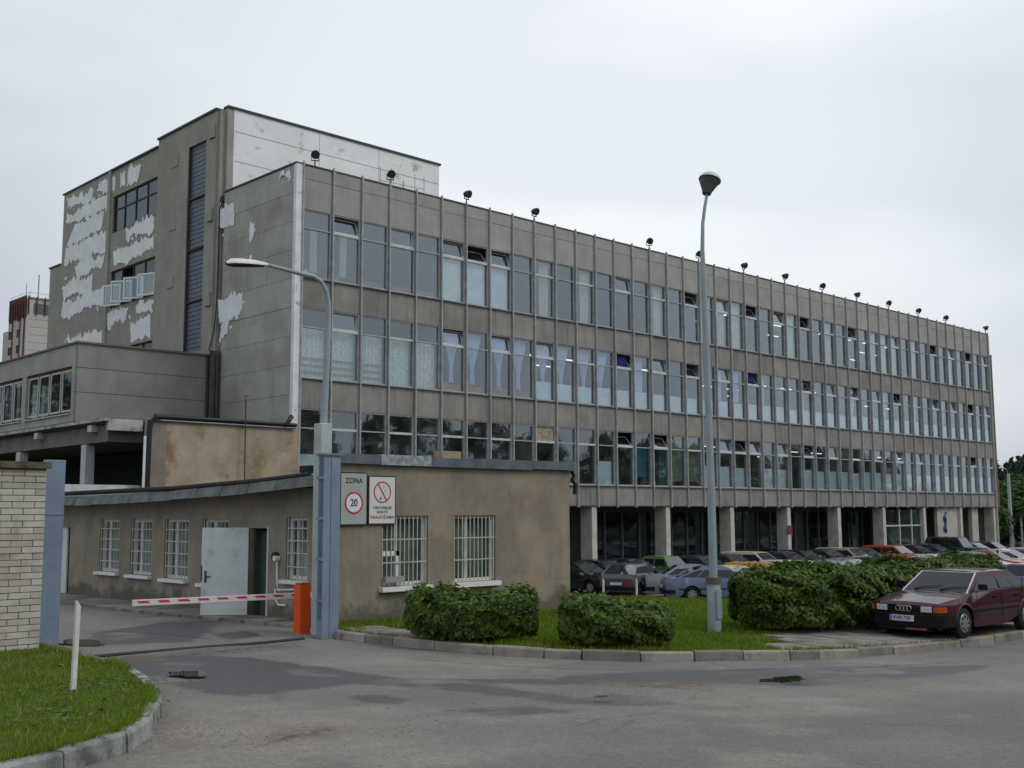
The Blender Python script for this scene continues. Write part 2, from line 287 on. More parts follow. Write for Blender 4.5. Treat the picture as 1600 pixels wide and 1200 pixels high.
for fl,(a,b) in HS.items():
    h=b-a; tr=h*.72
    for i in range(NB):
        odd=i%2==1 or i in openset[fl]
        W=link('window',fm[fl,1 if odd else 0],mainb,(i*BW,0,a))
        link('pane',pm[fl,'lo'],W)
        if fl==1 and i==9:
            for q in range(6):
                MB().box(.13,1.37,.09,.12,0,.125).build('board',boardm,parent=W,loc=(0,rng.normal(0,.004),tr+.03+q*.13))
        elif i in openset[fl] or (odd and random.random()<.62 and not (fl==1 and i<12)):
            s=link('sash',pm[fl,'hop'],W,(.11,.06,tr+.055)); s.rotation_euler=(-(random.uniform(.5,.75) if i in openset[fl] else random.uniform(.08,.28)),0,0)
            if fl==1 and i==17: s['label']='bright white plastic sash'
        else: link('pane',pm[fl,'up'],W)
        r=random.random()
        if random.random()<.42:
            hc=random.uniform(.15,.5); xc=random.uniform(.2,.9); MB().box(xc,xc+random.uniform(.15,.4),.34,.5,.02,hc).build('sill_clutter',random.choice([benchm,inwall,beige,olive,white,darkint]),parent=W)
        if fl==3:
            if i in (5,6,7): MB().box(.14,1.36,.21,.22,.05,tr-.02).build('blind',frost,parent=W)
            elif i in (9,11,15,18,19,20,24,27,31,32,33,35,39) : link('curtain',cmesh(('c3',i%2),.15+.5*(i%2),1.35 if i%2==0 else 1.3,.1,h-.1,beige),W)
            elif i in (0,1): link('curtain',cmesh('c3n',.6,.95,.3,tr,beige),W)
            elif r<.35 and i>20: link('curtain',cmesh('c3s',.15,.6,.1,h-.1,beige),W)
            if i in (2,3,4): MB().box(.14,1.36,.26,.5,.0,.32).build('bench',benchm,parent=W)
        elif fl==2:
            if i<5:
                link('curtain',cmesh(('l',i==2),.15 if i!=2 else .35,1.36 if i!=3 else 1.3,.08,tr,lace,folds=5),W)
                if i in (0,1,2):
                    for q in range(3): MB().box(.14,1.36,.23,.25,.25+q*.28,.32+q*.28).build('rail',alumd,parent=W)
            elif i<13:
                link('curtain',cmesh(('t',i%2),.15+.25*(i%2),1.2+.15*(i%2),.45 if i<9 else .9,h-.1,purple,taper='tie'),W)
                if i<9: MB().box(.14,1.36,.26,.5,.0,.36).build('bench',benchm,parent=W)
            if i==13 or i==21: link('curtain',cmesh('db',.2,1.3,tr+.05,h-.08,deepblue),W)
            elif i>=14 and r<.5: link('curtain',cmesh(('p',i%3),.15,.6+.25*(i%3),1.0,h-.1,purple),W)
            if 9<=i: MB().box(.14,1.36,.21,.22,.05,(.95 if i<34 else 1.0)+rng.normal(0,.03)).build('blind',frost,parent=W)
        else:
            if i in (14,): link('curtain',cmesh('blc',.15,1.36,.5,tr,bluec),W)
            elif i in (16,17): MB().box(.14,1.36,.21,.22,.3,h-.06).build('blind',olive,parent=W)
            elif i==15: link('curtain',cmesh('blc2',.9,1.36,.1,tr,bluec),W)
            elif i>=12 and i not in (13,24) and not (i==21): MB().box(.14,1.36,.21,.22,.05,1.22+rng.normal(0,.03)).build('blind',frost,parent=W)
            if i==12: MB().prism([(.75,.05),(1.3,.05),(1.15,1.1)],'y',.19,.2).build('paper',frost,parent=W)
            if i==0: MB().box(.14,1.36,.21,.22,-.0,1.0).build('blind',frost,parent=W)
# interior: floors, back wall, partitions, lights
for z0,z1 in [(12.12,12.44),(7.95,8.26),(3.97,4.25),(16.28,16.5)]: box('floor_slab',infloor,-.05,XE,.31,11.8,z0,z1,mainb)
box('back_wall',inwall,-.05,XE,11.8,12.1,0,ZT,mainb)
for X in (7.5,13.4,27,44,65.6):
    box('partition_wall',inwall,X,X+.12,.35,11.8,4.25,16.27,mainb)
tube=MB().box(-.62,.62,-.05,.05,-.05,0).mesh('tube',lit)
for fl,z,x0 in ((3,16.1,29),(2,11.95,15),(1,7.8,27.5)):
    for j,Y in enumerate((2.0,4.6,7.2)):
        X=x0+j*.7
        while X<XE-8:
            if random.random()<.45: link('ceiling_light',tube,mainb,(X,Y,z-.25))
            X+=3.0
link('ceiling_light',tube,mainb,(8.6,2.2,15.85))
# roof and end walls
box('roof',tar,-.3,XE,.3,12,ZT-.35,ZT-.1,mainb)
for k in range(15):
    z1=ZT-.02-k*1.2; z0=max(z1-1.185,0)
    if z1>0: box('wall_panel',render_l,-.31+rng.normal(0,.003),-.05,.16,5.85,z0,z1,mainb)
box('wall_core',render_l,-.27,-.04,.2,5.8,0,ZT-.04,mainb)
box('corner_strip',corner_w,-.33,-.02,-.04,.158,5.05,ZT-.01,mainb)
box('parapet_cap',greentrim,-.36,-.02,.3,5.9,ZT,ZT+.06,mainb)
box('side_panel',render_l,-.04,0.0,-.02,.3,3.95,ZT-.01,mainb)
box('end_wall',conc,XE,XE+.35,-.02,12,0,ZT-.02,mainb)
# ground floor: columns, recessed glazing
cold=mat('concrete_column',(.50,.48,.43),.9,.18,2,bump=.4,streak=.35)
for k in range(0,12):
    X=6.0*k; box('column',cold,max(X-.38,.05),X,.05,.85,0,SO,mainb,bevel=.015)
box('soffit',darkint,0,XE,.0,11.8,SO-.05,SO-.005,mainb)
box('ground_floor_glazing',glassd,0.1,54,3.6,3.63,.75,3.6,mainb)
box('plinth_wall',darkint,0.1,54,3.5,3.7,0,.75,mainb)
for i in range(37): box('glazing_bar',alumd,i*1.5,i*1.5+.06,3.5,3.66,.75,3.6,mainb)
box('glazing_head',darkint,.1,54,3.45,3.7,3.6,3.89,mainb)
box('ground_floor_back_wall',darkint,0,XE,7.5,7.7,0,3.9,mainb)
# right end of the ground floor: porch with glazing and pale wall
palew=mat('pale_porch_wall',(.40,.385,.34),.9,.15,1)
box('porch_wall',palew,56.2,60.4,.25,.5,0,3.89,mainb)
box('porch_wall',palew,62.2,63.3,.3,.6,0,3.89,mainb); 
box('porch_glazing',glassd,48.4,53.9,.35,.38,1.1,3.7,mainb); box('porch_plinth',palew,48.2,53.9,.3,.5,0,1.1,mainb)
for X in (48.3,50.4,52.2,53.8): box('glazing_bar',framel,X,X+.08,.28,.42,1.1,3.8,mainb)
box('glazing_bar',framel,48.3,53.9,.27,.4,2.55,2.64,mainb)
ym=mat('yellow_poster',(.6,.42,.03),.7); box('poster',ym,49.2,51,.5,.52,1.7,2.4,mainb)
bl=mat('blue_sign_paint',(.035,.08,.14),.7)
mbq=MB(); mbq.tube([(57.5,.2,3.5),(57.25,.2,3.1),(57.4,.2,2.75),(57.2,.2,2.3),(57.5,.2,2.0)],[.08,.17,.08,.17,.05],n=10); mbq.build('blue_emblem',bl,parent=mainb)
for ci,(z0,z1) in enumerate([(2.15,2.75)]): box('red_plate',redd,35.5,36.0,-.02,.03,z0+.1,z1,mainb)

# brick stair fin past the far end
fin2=thing('stair_tower','narrow brown and red brick stair tower past the far end of the office building','stair tower',(XE+.6,0,0))
box('wall',mat('brown_fin',(.12,.09,.06),.9,.2,2),XE+.4,XE+1.7,.4,5,6.2,16.4,fin2,(XE+.6,0,0)); box('brick_base',redbrick,XE+.38,XE+1.74,.38,5,3.9,6.2,fin2,(XE+.6,0,0)); box('column',cold,XE+.5,XE+1.6,.6,1.3,0,3.9,fin2,(XE+.6,0,0))
box('roof_cap',greentrim,XE+.36,XE+1.74,.36,5,16.4,16.47,fin2,(XE+.6,0,0))

# floodlights on the parapet
def floodlight(X,label,head,first=False):
    t=thing('floodlight',label,'floodlight',(X,-.05,ZT+.06),head,'round black floodlights along the roof edge')
    MB().tube([(0,0,0),(0,0,.22)],.03,6).box(-.17,.17,-.02,.02,.20,.235).box(-.17,-.145,-.02,.02,.2,.46).box(.145,.17,-.02,.02,.2,.46).build('bracket',black,parent=t)
    MB().tube([(0,-.20,.41),(0,-.17,.42),(0,.02,.46),(0,.12,.5),(0,.17,.52)],[.18,.19,.15,.08,.03],16).build('lamp_housing',greentrim,parent=t,smooth=50)
    MB().tube([(0,-.215,.405),(0,-.203,.41)],.16,16).build('lens',mat('lamp_lens',(.03,.035,.035),.3,spec=.4),parent=t)
fl_lab=['nearest the white corner strip at the left roof end','second from the left, in front of the white penthouse wall','third from the left, just right of the white penthouse','fourth from the left, last before the wide gap','fifth from the left, first after the wide gap','sixth from the left, touching the street lamp post in view','seventh from the left, first right of the lamp post','eighth from the left along the roof edge','ninth from the left along the roof edge','fifth from the far right end','fourth from the far right end','third from the far right end','second from the far right end','at the far right end of the roof edge']
for i,X in enumerate([.55,4.5,9,13.5,22.5,27,31.5,36,40.5,45,49.5,54,58.5,65.7]):
    floodlight(X,'black roof floodlight '+fl_lab[i],[-.5,-.3,.2,.1,-.6,-.5,.1,.2,-.4,.2,-.6,-.4,-.5,.3][i])

# TV aerial on the roof
t=thing('tv_aerial','thin rod television aerial with crossbars in front of the white penthouse wall','aerial',(9.2,5,ZT-.1))
mb=MB().tube([(0,0,0),(0,0,2.4)],.025,6)
mb.tube([(-1.5,0,2.15),(1.4,0,2.25)],.015,5)
for q in (-1.45,-.75,.75,1.35): mb.tube([(q,0,.9+abs(q)*.25),(q,0,3.0-abs(q)*.1)],.014,5)
mb.tube([(-.8,0,1.3),(1.35,0,1.4)],.012,5); mb.build('aerial_rods',alumd,parent=t)

# ------------------------------------------------------------------ tall stair block behind
XT=-.5; TZ=21.95
tall=thing('stair_block','tall grey and white block with peeling patches rising behind the office building','building',(0,6,0))
O=(0,6,0)
# left wall with real openings: built as piers and bands around windows (Y, z)
def wallx(name,m,y0,y1,z0,z1,X0=XT,X1=XT+.3): return box(name,m,X0,X1,y0,y1,z0,z1,tall,O)
G0,G1,GZ0,GZ1=7.3,9.0,10.95,20.8
wallx('wall',render_t,6.4,G0,0,TZ); wallx('wall',render_t,G0,G1,0,GZ0); wallx('wall',render_t,G0,G1,GZ1,TZ); wallx('wall',render_t,G1,12.12,0,TZ,XT,XT+.3)
WA=[(12.15,17.25,18.2,20.17),(12.15,17.25,14.2,16.16),(12.15,14.6,9.9,12.0)]
yA,yB=12.12,17.4; TA=21.6
wallx('wall',render_t,yA,yB,20.17,TA,XT+.05); wallx('wall',render_t,yA,yB,16.16,18.2,XT+.05); wallx('wall',render_t,yA,yB,12.0,14.2,XT+.05); wallx('wall',render_t,yA,yB,0,9.9,XT+.05); wallx('wall',render_t,14.6,yB,9.9,12.0,XT+.05)
for z in (18.2,14.2): wallx('wall',render_t,17.25,yB,z,z+1.97,XT+.05)
wallx('pier',render_t,17.4,17.75,0,TA,XT-.06,XT+.3)
wallx('wall',render_t,17.75,23.6,0,TA); wallx('wall',render_t,23.6,25.2,0,17.6)
box('wall',render_t,12.2,12.45,6.3,23.6,0,TA,tall,O); box('wall',render_t,XT+.3,12.4,23.3,23.6,0,TA-.05,tall,O)
# front face white
box('front_wall',whitewash,.16,12.4,6.0,6.3,0,TZ+.1,tall,O)
box('notch_wall',render_t,XT+.1,.158,6.2,6.6,0,TZ,tall,O); box('pilaster',render_t,-.16,.155,6.0,6.198,0,TZ+.1,tall,O)
for z in (19.6,21.0): box('joint',mat('joint_grey',(.3,.29,.27),.9),.2,12.38,5.992,6.0,z,z+.025,tall,O)
for X in (4.8,8.4): box('joint',MATS['joint_grey'],X,X+.02,5.993,6.0,18,TZ+.08,tall,O)
box('roof_cap',greentrim,-.2,12.5,5.93,6.35,TZ+.1,TZ+.2,tall,O); box('roof_cap',greentrim,XT-.08,XT+.4,6.35,12.16,TZ,TZ+.1,tall,O)
box('roof_cap',greentrim,XT-.06,XT+.4,12.16,23.7,TA,TA+.09,tall,O); box('roof_cap',greentrim,XT-.06,XT+.4,23.7,25.3,17.6,17.68,tall,O)
box('roof',tar,XT+.3,12.3,6.3,23.4,TA-.5,TA-.2,tall,O)
box('stair_core',darkint,1.2,1.4,6.4,23.2,0,21,tall,O)
# glass block strip
gbm=mat('glass_block',(.11,.135,.18),.45,.12,2,spec=.35)
b=MB(); ny=8; nz=46; dy=(G1-G0)/ny; dz=(GZ1-GZ0)/nz
for i in range(ny):
    for j in range(nz): b.box(XT+.12,XT+.2,G0+i*dy+.014,G0+(i+1)*dy-.014,GZ0+j*dz+.014,GZ0+(j+1)*dz-.014)
ob=b.build('glass_blocks',gbm,parent=tall,loc=(-O[0],-O[1],-O[2])); ob['kind']='stuff'
box('glass_block_backing',mat('glass_joint',(.045,.05,.055),.9),XT+.18,XT+.24,G0,G1,GZ0,GZ1,tall,O)
for z in (18.2,15.75,13.3): box('strip_bar',redtrim,XT+.02,XT+.16,G0,G1,z,z+.07,tall,O)
box('strip_frame',redtrim,XT+.0,XT+.14,G1-.1,G1,GZ0,GZ1,tall,O)
# square plates on the pier
for (u,v) in [(274,252),(270,351),(266,441)]:
    p=pl(u,v,'X',XT); box('vent_plate',render_t,XT-.035,XT,p[1]-.33,p[1]+.33,p[2]-.28,p[2]+.28,tall,O)
for z in (21.0,17.1,13.2):
    box('pipe_bracket',render_t,XT-.1,XT,6.5,6.95,z-.3,z+.3,tall,O)
# windows of the left wall
for wi,(y0,y1,z0,z1) in enumerate(WA):
    f=MB(); X0,X1=XT+.12,XT+.22
    n=4 if y1-y0>4 else 2; st=(y1-y0)/n; tr=z0+(z1-z0)*.62
    f.box(X0,X1,y0,y1,z0,z0+.07); f.box(X0,X1,y0,y1,z1-.07,z1)
    for q in range(n+1):
        yy=min(max(y0+q*st,y0+.035),y1-.035); f.box(X0,X1,yy-.035,yy+.035,z0+.07,z1-.07)
    for q in range(n): f.box(X0+.002,X1,y0+q*st+.075,y0+(q+1)*st-.075,tr-.03,tr+.03)
    W=f.build('window',redtrim,parent=tall,loc=(-O[0],-O[1],-O[2]))
    for q in range(n):
        a,c=y0+q*st+.04,y0+(q+1)*st-.04
        if wi!=1: MB().box(X0+.04,X0+.046,a,c,z0+.07,tr-.03).build('pane',glassk,parent=W)
        if not(wi==1 and q==2): MB().box(X0+.04,X0+.046,a,c,tr+.03,z1-.07).build('pane',glassk,parent=W)
    box('window_back',inwall,XT+.9,XT+.95,y0-.3,y1+.3,z0-.4,z1+.4,tall,O)
    if wi==1:   # pale casements swung open outwards
        for q in range(4):
            hw=st-.1; hh=tr-z0-.1; s=MB(); s.m=0; s.box(-.03,.03,0,.09,0,hh); s.box(-.03,.03,hw-.09,hw,0,hh); s.box(-.03,.03,.09,hw-.09,0,.09); s.box(-.03,.03,.09,hw-.09,hh-.09,hh); s.m=1; s.box(-.004,.004,.09,hw-.09,.09,hh-.09)
            ang=[.35,.5,.6,.4][q]; oo=link('open_casement',s.mesh('casement',white,glass),W,(X0-.02,y0+q*st+.05,z0+.05)); oo.rotation_euler=(0,0,ang)
# peeling pale patches (raised paint layer with ragged edges)
def patch(X,px,parent,O,seed,jag=.11,Xt=None):
    wk=0
    P=[pl(u,v,'X',X) for u,v in px]; r=random.Random(seed); pts=[]
    n=len(P)
    for i in range(n):
        a,c=P[i],P[(i+1)%n]; L=math.hypot(c[1]-a[1],c[2]-a[2]); m=max(3,int(L/.07)); ph=r.random()*6
        for q in range(m):
            t=q/m; w=0 if q==0 else 1
            horiz=abs(c[1]-a[1])>abs(c[2]-a[2]); j=jag*(1.0 if horiz else .35)
            wk=(wk if q else 0)*.82+r.gauss(0,.55); dz=w*j*(wk+(r.uniform(.3,1.6) if r.random()<.12 else 0)*(-1 if i>1 else 1)); 
            pts.append((a[1]+(c[1]-a[1])*t+(w*r.uniform(-.03,.03)),a[2]+(c[2]-a[2])*t+(dz if horiz else 0)+(0 if horiz else w*r.uniform(-.03,.03))))
    for _ in range(4):
        k_=P[r.randrange(n)]; f_=P[r.randrange(n)]; t_=r.random(); cy=k_[1]+(f_[1]-k_[1])*t_+r.gauss(0,.15); cz=k_[2]+(f_[2]-k_[2])*t_+r.gauss(0,.25); s_=r.uniform(.04,.13); m_=r.randint(5,8)
        MB().prism([(math.cos(6.283*q/m_)*s_*r.uniform(.5,1.5),math.sin(6.283*q/m_)*s_*r.uniform(.5,1.3)) for q in range(m_)],'x',-.012,-.001).build('paint_flake',patchm,parent=parent,loc=(X-O[0],cy-O[1],cz-O[2]))
    me=MB().prism(pts,'x',X-.018-.0017*(seed%9),X-.003).mesh('patch',patchm)
    o=link('paint_patch',me,parent,(-O[0],-O[1],-O[2])); bm=bmesh.new(); bm.from_mesh(me); bmesh.ops.triangulate(bm,faces=[f for f in bm.faces if len(f.verts)>4]); bm.to_mesh(me); bm.free()
PA=[[(106,311),(147,294),(144,312),(107,327)],[(154,288),(170,279),(169,300),(155,298)],[(105,333),(170,304),(168,324),(105,351)],[(118,350),(163,333),(159,357),(105,384)],[(103,390),(166,361),(165,393),(101,415)],[(117,414),(165,396),(160,418),(120,432)],[(99,447),(145,430),(144,451),(99,464)],[(99,473),(162,447),(162,471),(96,497)],[(102,532),(160,514),(160,538),(120,545)]]
PB=[[(176,278),(181,279),(180,297),(176,300)],[(189,270),(196,268),(196,289),(189,294)],[(201,267),(221,256),(216,282),(200,285)],[(197,357),(241,339),(241,357),(198,375)],[(177,395),(240,371),(240,388),(178,417)],[(167,490),(201,480),(196,497),(168,508)],[(213,477),(237,468),(237,486),(213,492)],[(204,504),(235,495),(235,527),(205,535)]]
for i,p in enumerate(PA): patch(XT,p,tall,O,i)
for i,p in enumerate(PB): patch(XT+.05,p,tall,O,50+i)
for i,p in enumerate([[(341,325),(366,315),(366,350),(341,358)],[(391,350),(398,350),(397,368),(390,376)],[(341,467),(379,455),(378,488),(343,503)],[(347,505),(358,503),(356,518),(342,540)],[(437,276),(453,268),(455,276),(437,283)]]): patch(-.315,p,mainb,(0,0,0),90+i)
for i,p in enumerate([[(527,225),(540,222),(536,240),(530,262)]]):
    pass

# ------------------------------------------------------------------ grey annex with canopy
XB,YB=-6.65,5.92; O=(XB,YB,0)
ann=thing('annex','grey upper annex box with a row of windows, standing on a canopy slab','annex',O)
for z0,z1 in ((7.32,8.5),(8.52,9.5),(9.52,10.5)): box('wall_panel',render_d,XB+.01,-.34,YB,YB+.2,z0,z1,ann,O)
box('wall_core',dark,XB+.05,-.4,YB+.02,YB+.25,7.35,10.48,ann,O)
box('wall',render_l,XB,XB+.28,YB+.21,22,9.62,10.5,ann,O); box('wall',render_l,XB,XB+.28,YB+.21,22,7.32,7.66,ann,O)
ys=[6.35]
yy=6.4
piers=[(YB+.21,6.42),(11.3,11.75),(16.8,17.2),(21.6,22)]
for a,c in piers: box('pier',render_l,XB-.012,XB+.28,a,c,7.67,9.61,ann,O)
for a,c in ((6.45,11.3),(11.75,16.8),(17.2,21.6)):
    f=MB(); n=4; st=(c-a)/n; f.box(XB+.1,XB+.2,a,c,7.67,7.75); f.box(XB+.1,XB+.2,a,c,9.53,9.61)
    for q in range(n+1):
        m_=min(max(a+q*st,a+.05),c-.05); f.box(XB+.09,XB+.2,m_-.05,m_+.05,7.75,9.53)
    W=f.build('window',mat('rusty_brown_frame',(.13,.07,.055),.7,.3,4),parent=ann,loc=(-O[0],-O[1],-O[2]))
    for q in range(n):
        s=MB(); y0=a+q*st+.06; y1=a+(q+1)*st-.06; s.box(XB+.08,XB+.13,y0,y0+.07,7.78,9.5); s.box(XB+.08,XB+.13,y1-.07,y1,7.78,9.5); s.box(XB+.08,XB+.13,y0+.07,y1-.07,7.78,7.85); s.box(XB+.08,XB+.13,y0+.07,y1-.07,9.43,9.5)
        s.build('sash',framel,parent=W); MB().box(XB+.1,XB+.106,y0+.07,y1-.07,7.85,9.43).build('pane',glassk,parent=W)
    box('sill',framel,XB-.09,XB+.1,a,c,7.63,7.67,ann,O)
box('room_back',darkint,-1.5,-1.4,YB+.3,22,7.3,10.4,ann,O); box('roof',tar,XB,-.4,YB,22,10.5,10.56,ann,O); box('floor',infloor,XB+.1,-.4,YB+.2,22,7.2,7.3,ann,O)
box('roof_edge',mat('grey_roof_edge',(.12,.13,.13),.7),XB-.08,-.36,YB-.08,YB+.2,10.5,10.58,ann,O); box('roof_edge',MATS['grey_roof_edge'],XB-.08,XB+.2,YB+.2,22,10.5,10.57,ann,O)
# dark stained junction with bundled cables on the end wall
box('stained_junction',mat('stained_junction',(.11,.105,.10),.9,.3,2),-.85,-.34,YB-.14,YB-.02,7.3,10.75,ann,O)
for X in (-.95,-.42,-.6): MB().tube([(X-XB,-.12,0),(X-XB,-.12,3.25)],.05,6).build('drain_pipe',black,parent=ann,loc=(0,0,7.3))
cab=mat('cable_black',(.03,.03,.03),.7)
c1=[pl(u,v,'Y',5.6) for u,v in ((326,548),(334,520),(338,480),(341,420),(343,330),(350,305))]
MB().tube([tuple(p-np.array(O)) for p in c1],.03,5).build('cable',cab,parent=ann)
# canopy slab
can=thing('canopy','flat concrete canopy slab with white edge on columns under the annex','canopy',(-7.05,1.9,0)); O=(-7.05,1.9,0)
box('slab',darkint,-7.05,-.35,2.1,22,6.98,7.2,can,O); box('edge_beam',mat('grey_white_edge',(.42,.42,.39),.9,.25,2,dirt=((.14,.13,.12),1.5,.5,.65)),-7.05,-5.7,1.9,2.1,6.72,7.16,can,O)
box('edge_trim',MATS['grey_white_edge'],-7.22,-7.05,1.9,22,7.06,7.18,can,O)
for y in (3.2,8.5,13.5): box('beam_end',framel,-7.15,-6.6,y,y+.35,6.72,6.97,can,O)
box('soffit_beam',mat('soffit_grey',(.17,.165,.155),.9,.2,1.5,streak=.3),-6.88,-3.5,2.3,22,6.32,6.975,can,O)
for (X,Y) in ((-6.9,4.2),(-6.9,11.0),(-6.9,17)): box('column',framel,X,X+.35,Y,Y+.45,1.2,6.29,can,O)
box('back_wall',dark,-3.4,-3.2,.3,22,1,6.97,can,O); box('back_wall',dark,-16,-1.8,22.1,22.3,0,7.1,can,O); box('back_wall',dark,-5.7,-3.4,.3,.5,1,6.95,can,O)  # near-black sheets: the shade under the canopy put into their colour
_a=pl(96,762,'Y',.4); _b=pl(217,762,'Y',.4); box('balustrade',mat('chalky_ledge',(.55,.56,.55),.85,.15,3),_a[0],_b[0],.3,.5,_a[2]-.5,_a[2]+.12,can,O)

# ------------------------------------------------------------------ tan block between
O=(-6.5,-.12,0)
tb=thing('boiler_house','low stained tan plastered block with dark pipe along its top edge','outbuilding',O)
box('wall',tanr,-6.5,-.03,-.12,.1,1,7.08,tb,O); box('side_wall',tanr,-.34,-.03,.1,.15,1,7.05,tb,O)
box('roof',tar,-5.65,-.34,.1,5.8,7.0,7.1,tb,O)
box('corner_board',mat('pinkish_grey_render',(.22,.19,.17),.9,.2,2),-6.52,-5.75,-.135,-.12,1,7.0,tb,O)
MB().tube([(.02,-.1,4.2),(.02,-.12,6.6),(.05,-.12,6.95),(.25,-.1,7.12),(.6,-.05,7.14),(6.3,-.05,7.13)],[.09,.1,.11,.12,.09,.07],10).build('roof_pipe',black,parent=tb,smooth=60)
MB().tube([(.2,-.08,7.0),(6.2,-.08,6.99)],.035,6).build('steel_pipe',zinc,parent=tb)
MB().tube([(-.12,-.08,4.5),(-.12,-.1,6.4)],.05,8).build('white_pipe',white,parent=tb)
MB().tube([(5.75,-.2,7.1),(5.85,-.2,7.3),(6.0,-.15,7.45)],[.06,.09,.1],8).build('roof_lamp',black,parent=tb)
rd=thing('lightning_rod','thin rusty vertical rod standing before the stained tan wall','rod',(-2.6,-.35,4.2))
MB().tube([(0,0,0),(-.03,0,3.85)],.022,6).tube([(-.01,0,.0),(-.01,0,.6)],.05,6).build('rod',mat('rusty_rod',(.08,.035,.02),.8),parent=rd); MB().tube([(-.12,0,3.87),(.06,0,3.95)],.02,5).build('rod_tip',MATS['rusty_rod'],parent=rd)

# ------------------------------------------------------------------ gatehouse
XG,YG,ZG=-11.83,-19.64,1.22; O=(XG,YG,ZG); XR=-4.95
gh=thing('gatehouse','low brown plastered gatehouse with barred windows, open white door and signs','gatehouse',O)
def gbox(n,m,*a,**k): return box(n,m,*a,gh,O,**k)
FT=4.68
WF=[(-10.66,-9.41,2.06,3.52),(-8.68,-7.42,2.06,3.52)]
xs=[XG]+[v for w_ in WF for v in w_[:2]]+[XR]
for a,c in ((XG,-10.66),(-9.41,-8.68),(-7.42,XR)): gbox('front_wall',tang,a,c,YG,YG+.35,.0,FT)
for w_ in WF: gbox('front_wall',tang,w_[0],w_[1],YG,YG+.35,0,2.06); gbox('front_wall',tang,w_[0],w_[1],YG,YG+.35,3.52,FT)
gbox('side_wall',tang,XR-.35,XR,YG+.35,-8,0,FT)
WL=[(-9.8,-8.58,2.07,3.45),(-11.66,-10.45,2.05,3.45),(-13.56,-12.33,2.02,3.46),(-15.42,-14.22,1.98,3.46),(-18.66,-17.84,2.2,3.5)]
DL=[(-6.6,-5.9,1.22,3.22),(-17.1,-16.38,1.22,3.26)]
cuts=sorted([(a,c,z0,z1) for a,c,z0,z1 in WL]+DL); y=YG+.35
for a,c,z0,z1 in cuts:
    gbox('left_wall',tang,XG,XG+.35,y,a,0,4.1); gbox('left_wall',tang,XG,XG+.35,a,c,z1,4.1)
    if z0>1.3: gbox('left_wall',tang,XG,XG+.35,a,c,0,z0)
    y=c
gbox('left_wall',tang,XG,XG+.35,y,3,0,4.1)
gbox('room_back_wall',darkint,-9.6,-9.5,YG+.4,2,0.5,4.0); gbox('room_back_wall',darkint,-9.4,XR-.4,YG+2.6,YG+2.7,0.5,4.4); gbox('floor',darkint,XG+.3,XR-.3,YG+.3,3,.9,1.24)
gbox('ceiling',darkint,XG+.3,XR-.3,YG+.4,3,3.9,3.98); 
gbox('roof',tar,XG+.3,XR-.3,YG+.3,YG+1.8,4.45,4.6)
box('parapet',tang,XG,XG+.3,YG+.35,-19.1,4.1,FT,gh,O)
# roof edge flashing on the front
x=XG-.06; k=0
while x<XR+.1:
    L=random.uniform(1.1,1.9); x2=min(x+L,XR+.12); b_=MB().box(0,x2-x-.01,-.09,.32,0,.10+.02*(k%2)); b_.box(0,x2-x-.012,-.105,-.085,-.10,.085)
    b_.build('flashing_sheet',zinc if k!=1 else mat('chalky_flashing',(.30,.33,.36),.6,.4,8),parent=gh,loc=(x-XG,0,FT-ZG+rng.normal(0,.012))); x=x2; k+=1
box('broken_vent',mat('rusty_vent',(.35,.2,.07),.8,.5,9,col2=(.3,.33,.3)),-8.75,-8.2,YG+.3,YG+.6,FT+.05,FT+.28,gh,O)
# left eave: felt roof roll + slate-like metal segments
for i in range(15):
    y0=-19.3+i*1.13; b_=MB(); L=1.1; ez=lambda t: .26*max(0,1-t/9)**1.6; d0=ez(i)-ez(i+1)
    b_.add([(-.55,0,-.06),(-.45,0,.16),(.0,0,.25),(0,0,.0),(-.55,L,-.06-d0),(-.45,L,.16-d0),(0,L,.25-d0),(0,L,-d0)],[(0,1,2,3),(7,6,5,4),(0,4,5,1),(1,5,6,2),(2,6,7,3),(3,7,4,0)])
    q=b_.build('eave_sheet',mat('weathered_eave_sheet',(.12,.135,.135),.7,.35,2.5),parent=gh,loc=(0,y0-YG,3.90-ZG+.26*max(0,1-i/9)**1.6)); q.rotation_euler=(0,rng.normal(0,.02),0)
MB().tube([(-.40,.35,3.13),(-.40,2.4,3.05),(-.40,6,2.97),(-.40,17,2.93)],.06,8).build('roof_roll',tar,parent=gh)
gbox('felt_roof',tar,XG-.0,XR-.4,YG+1.8,3,4.10,4.16)
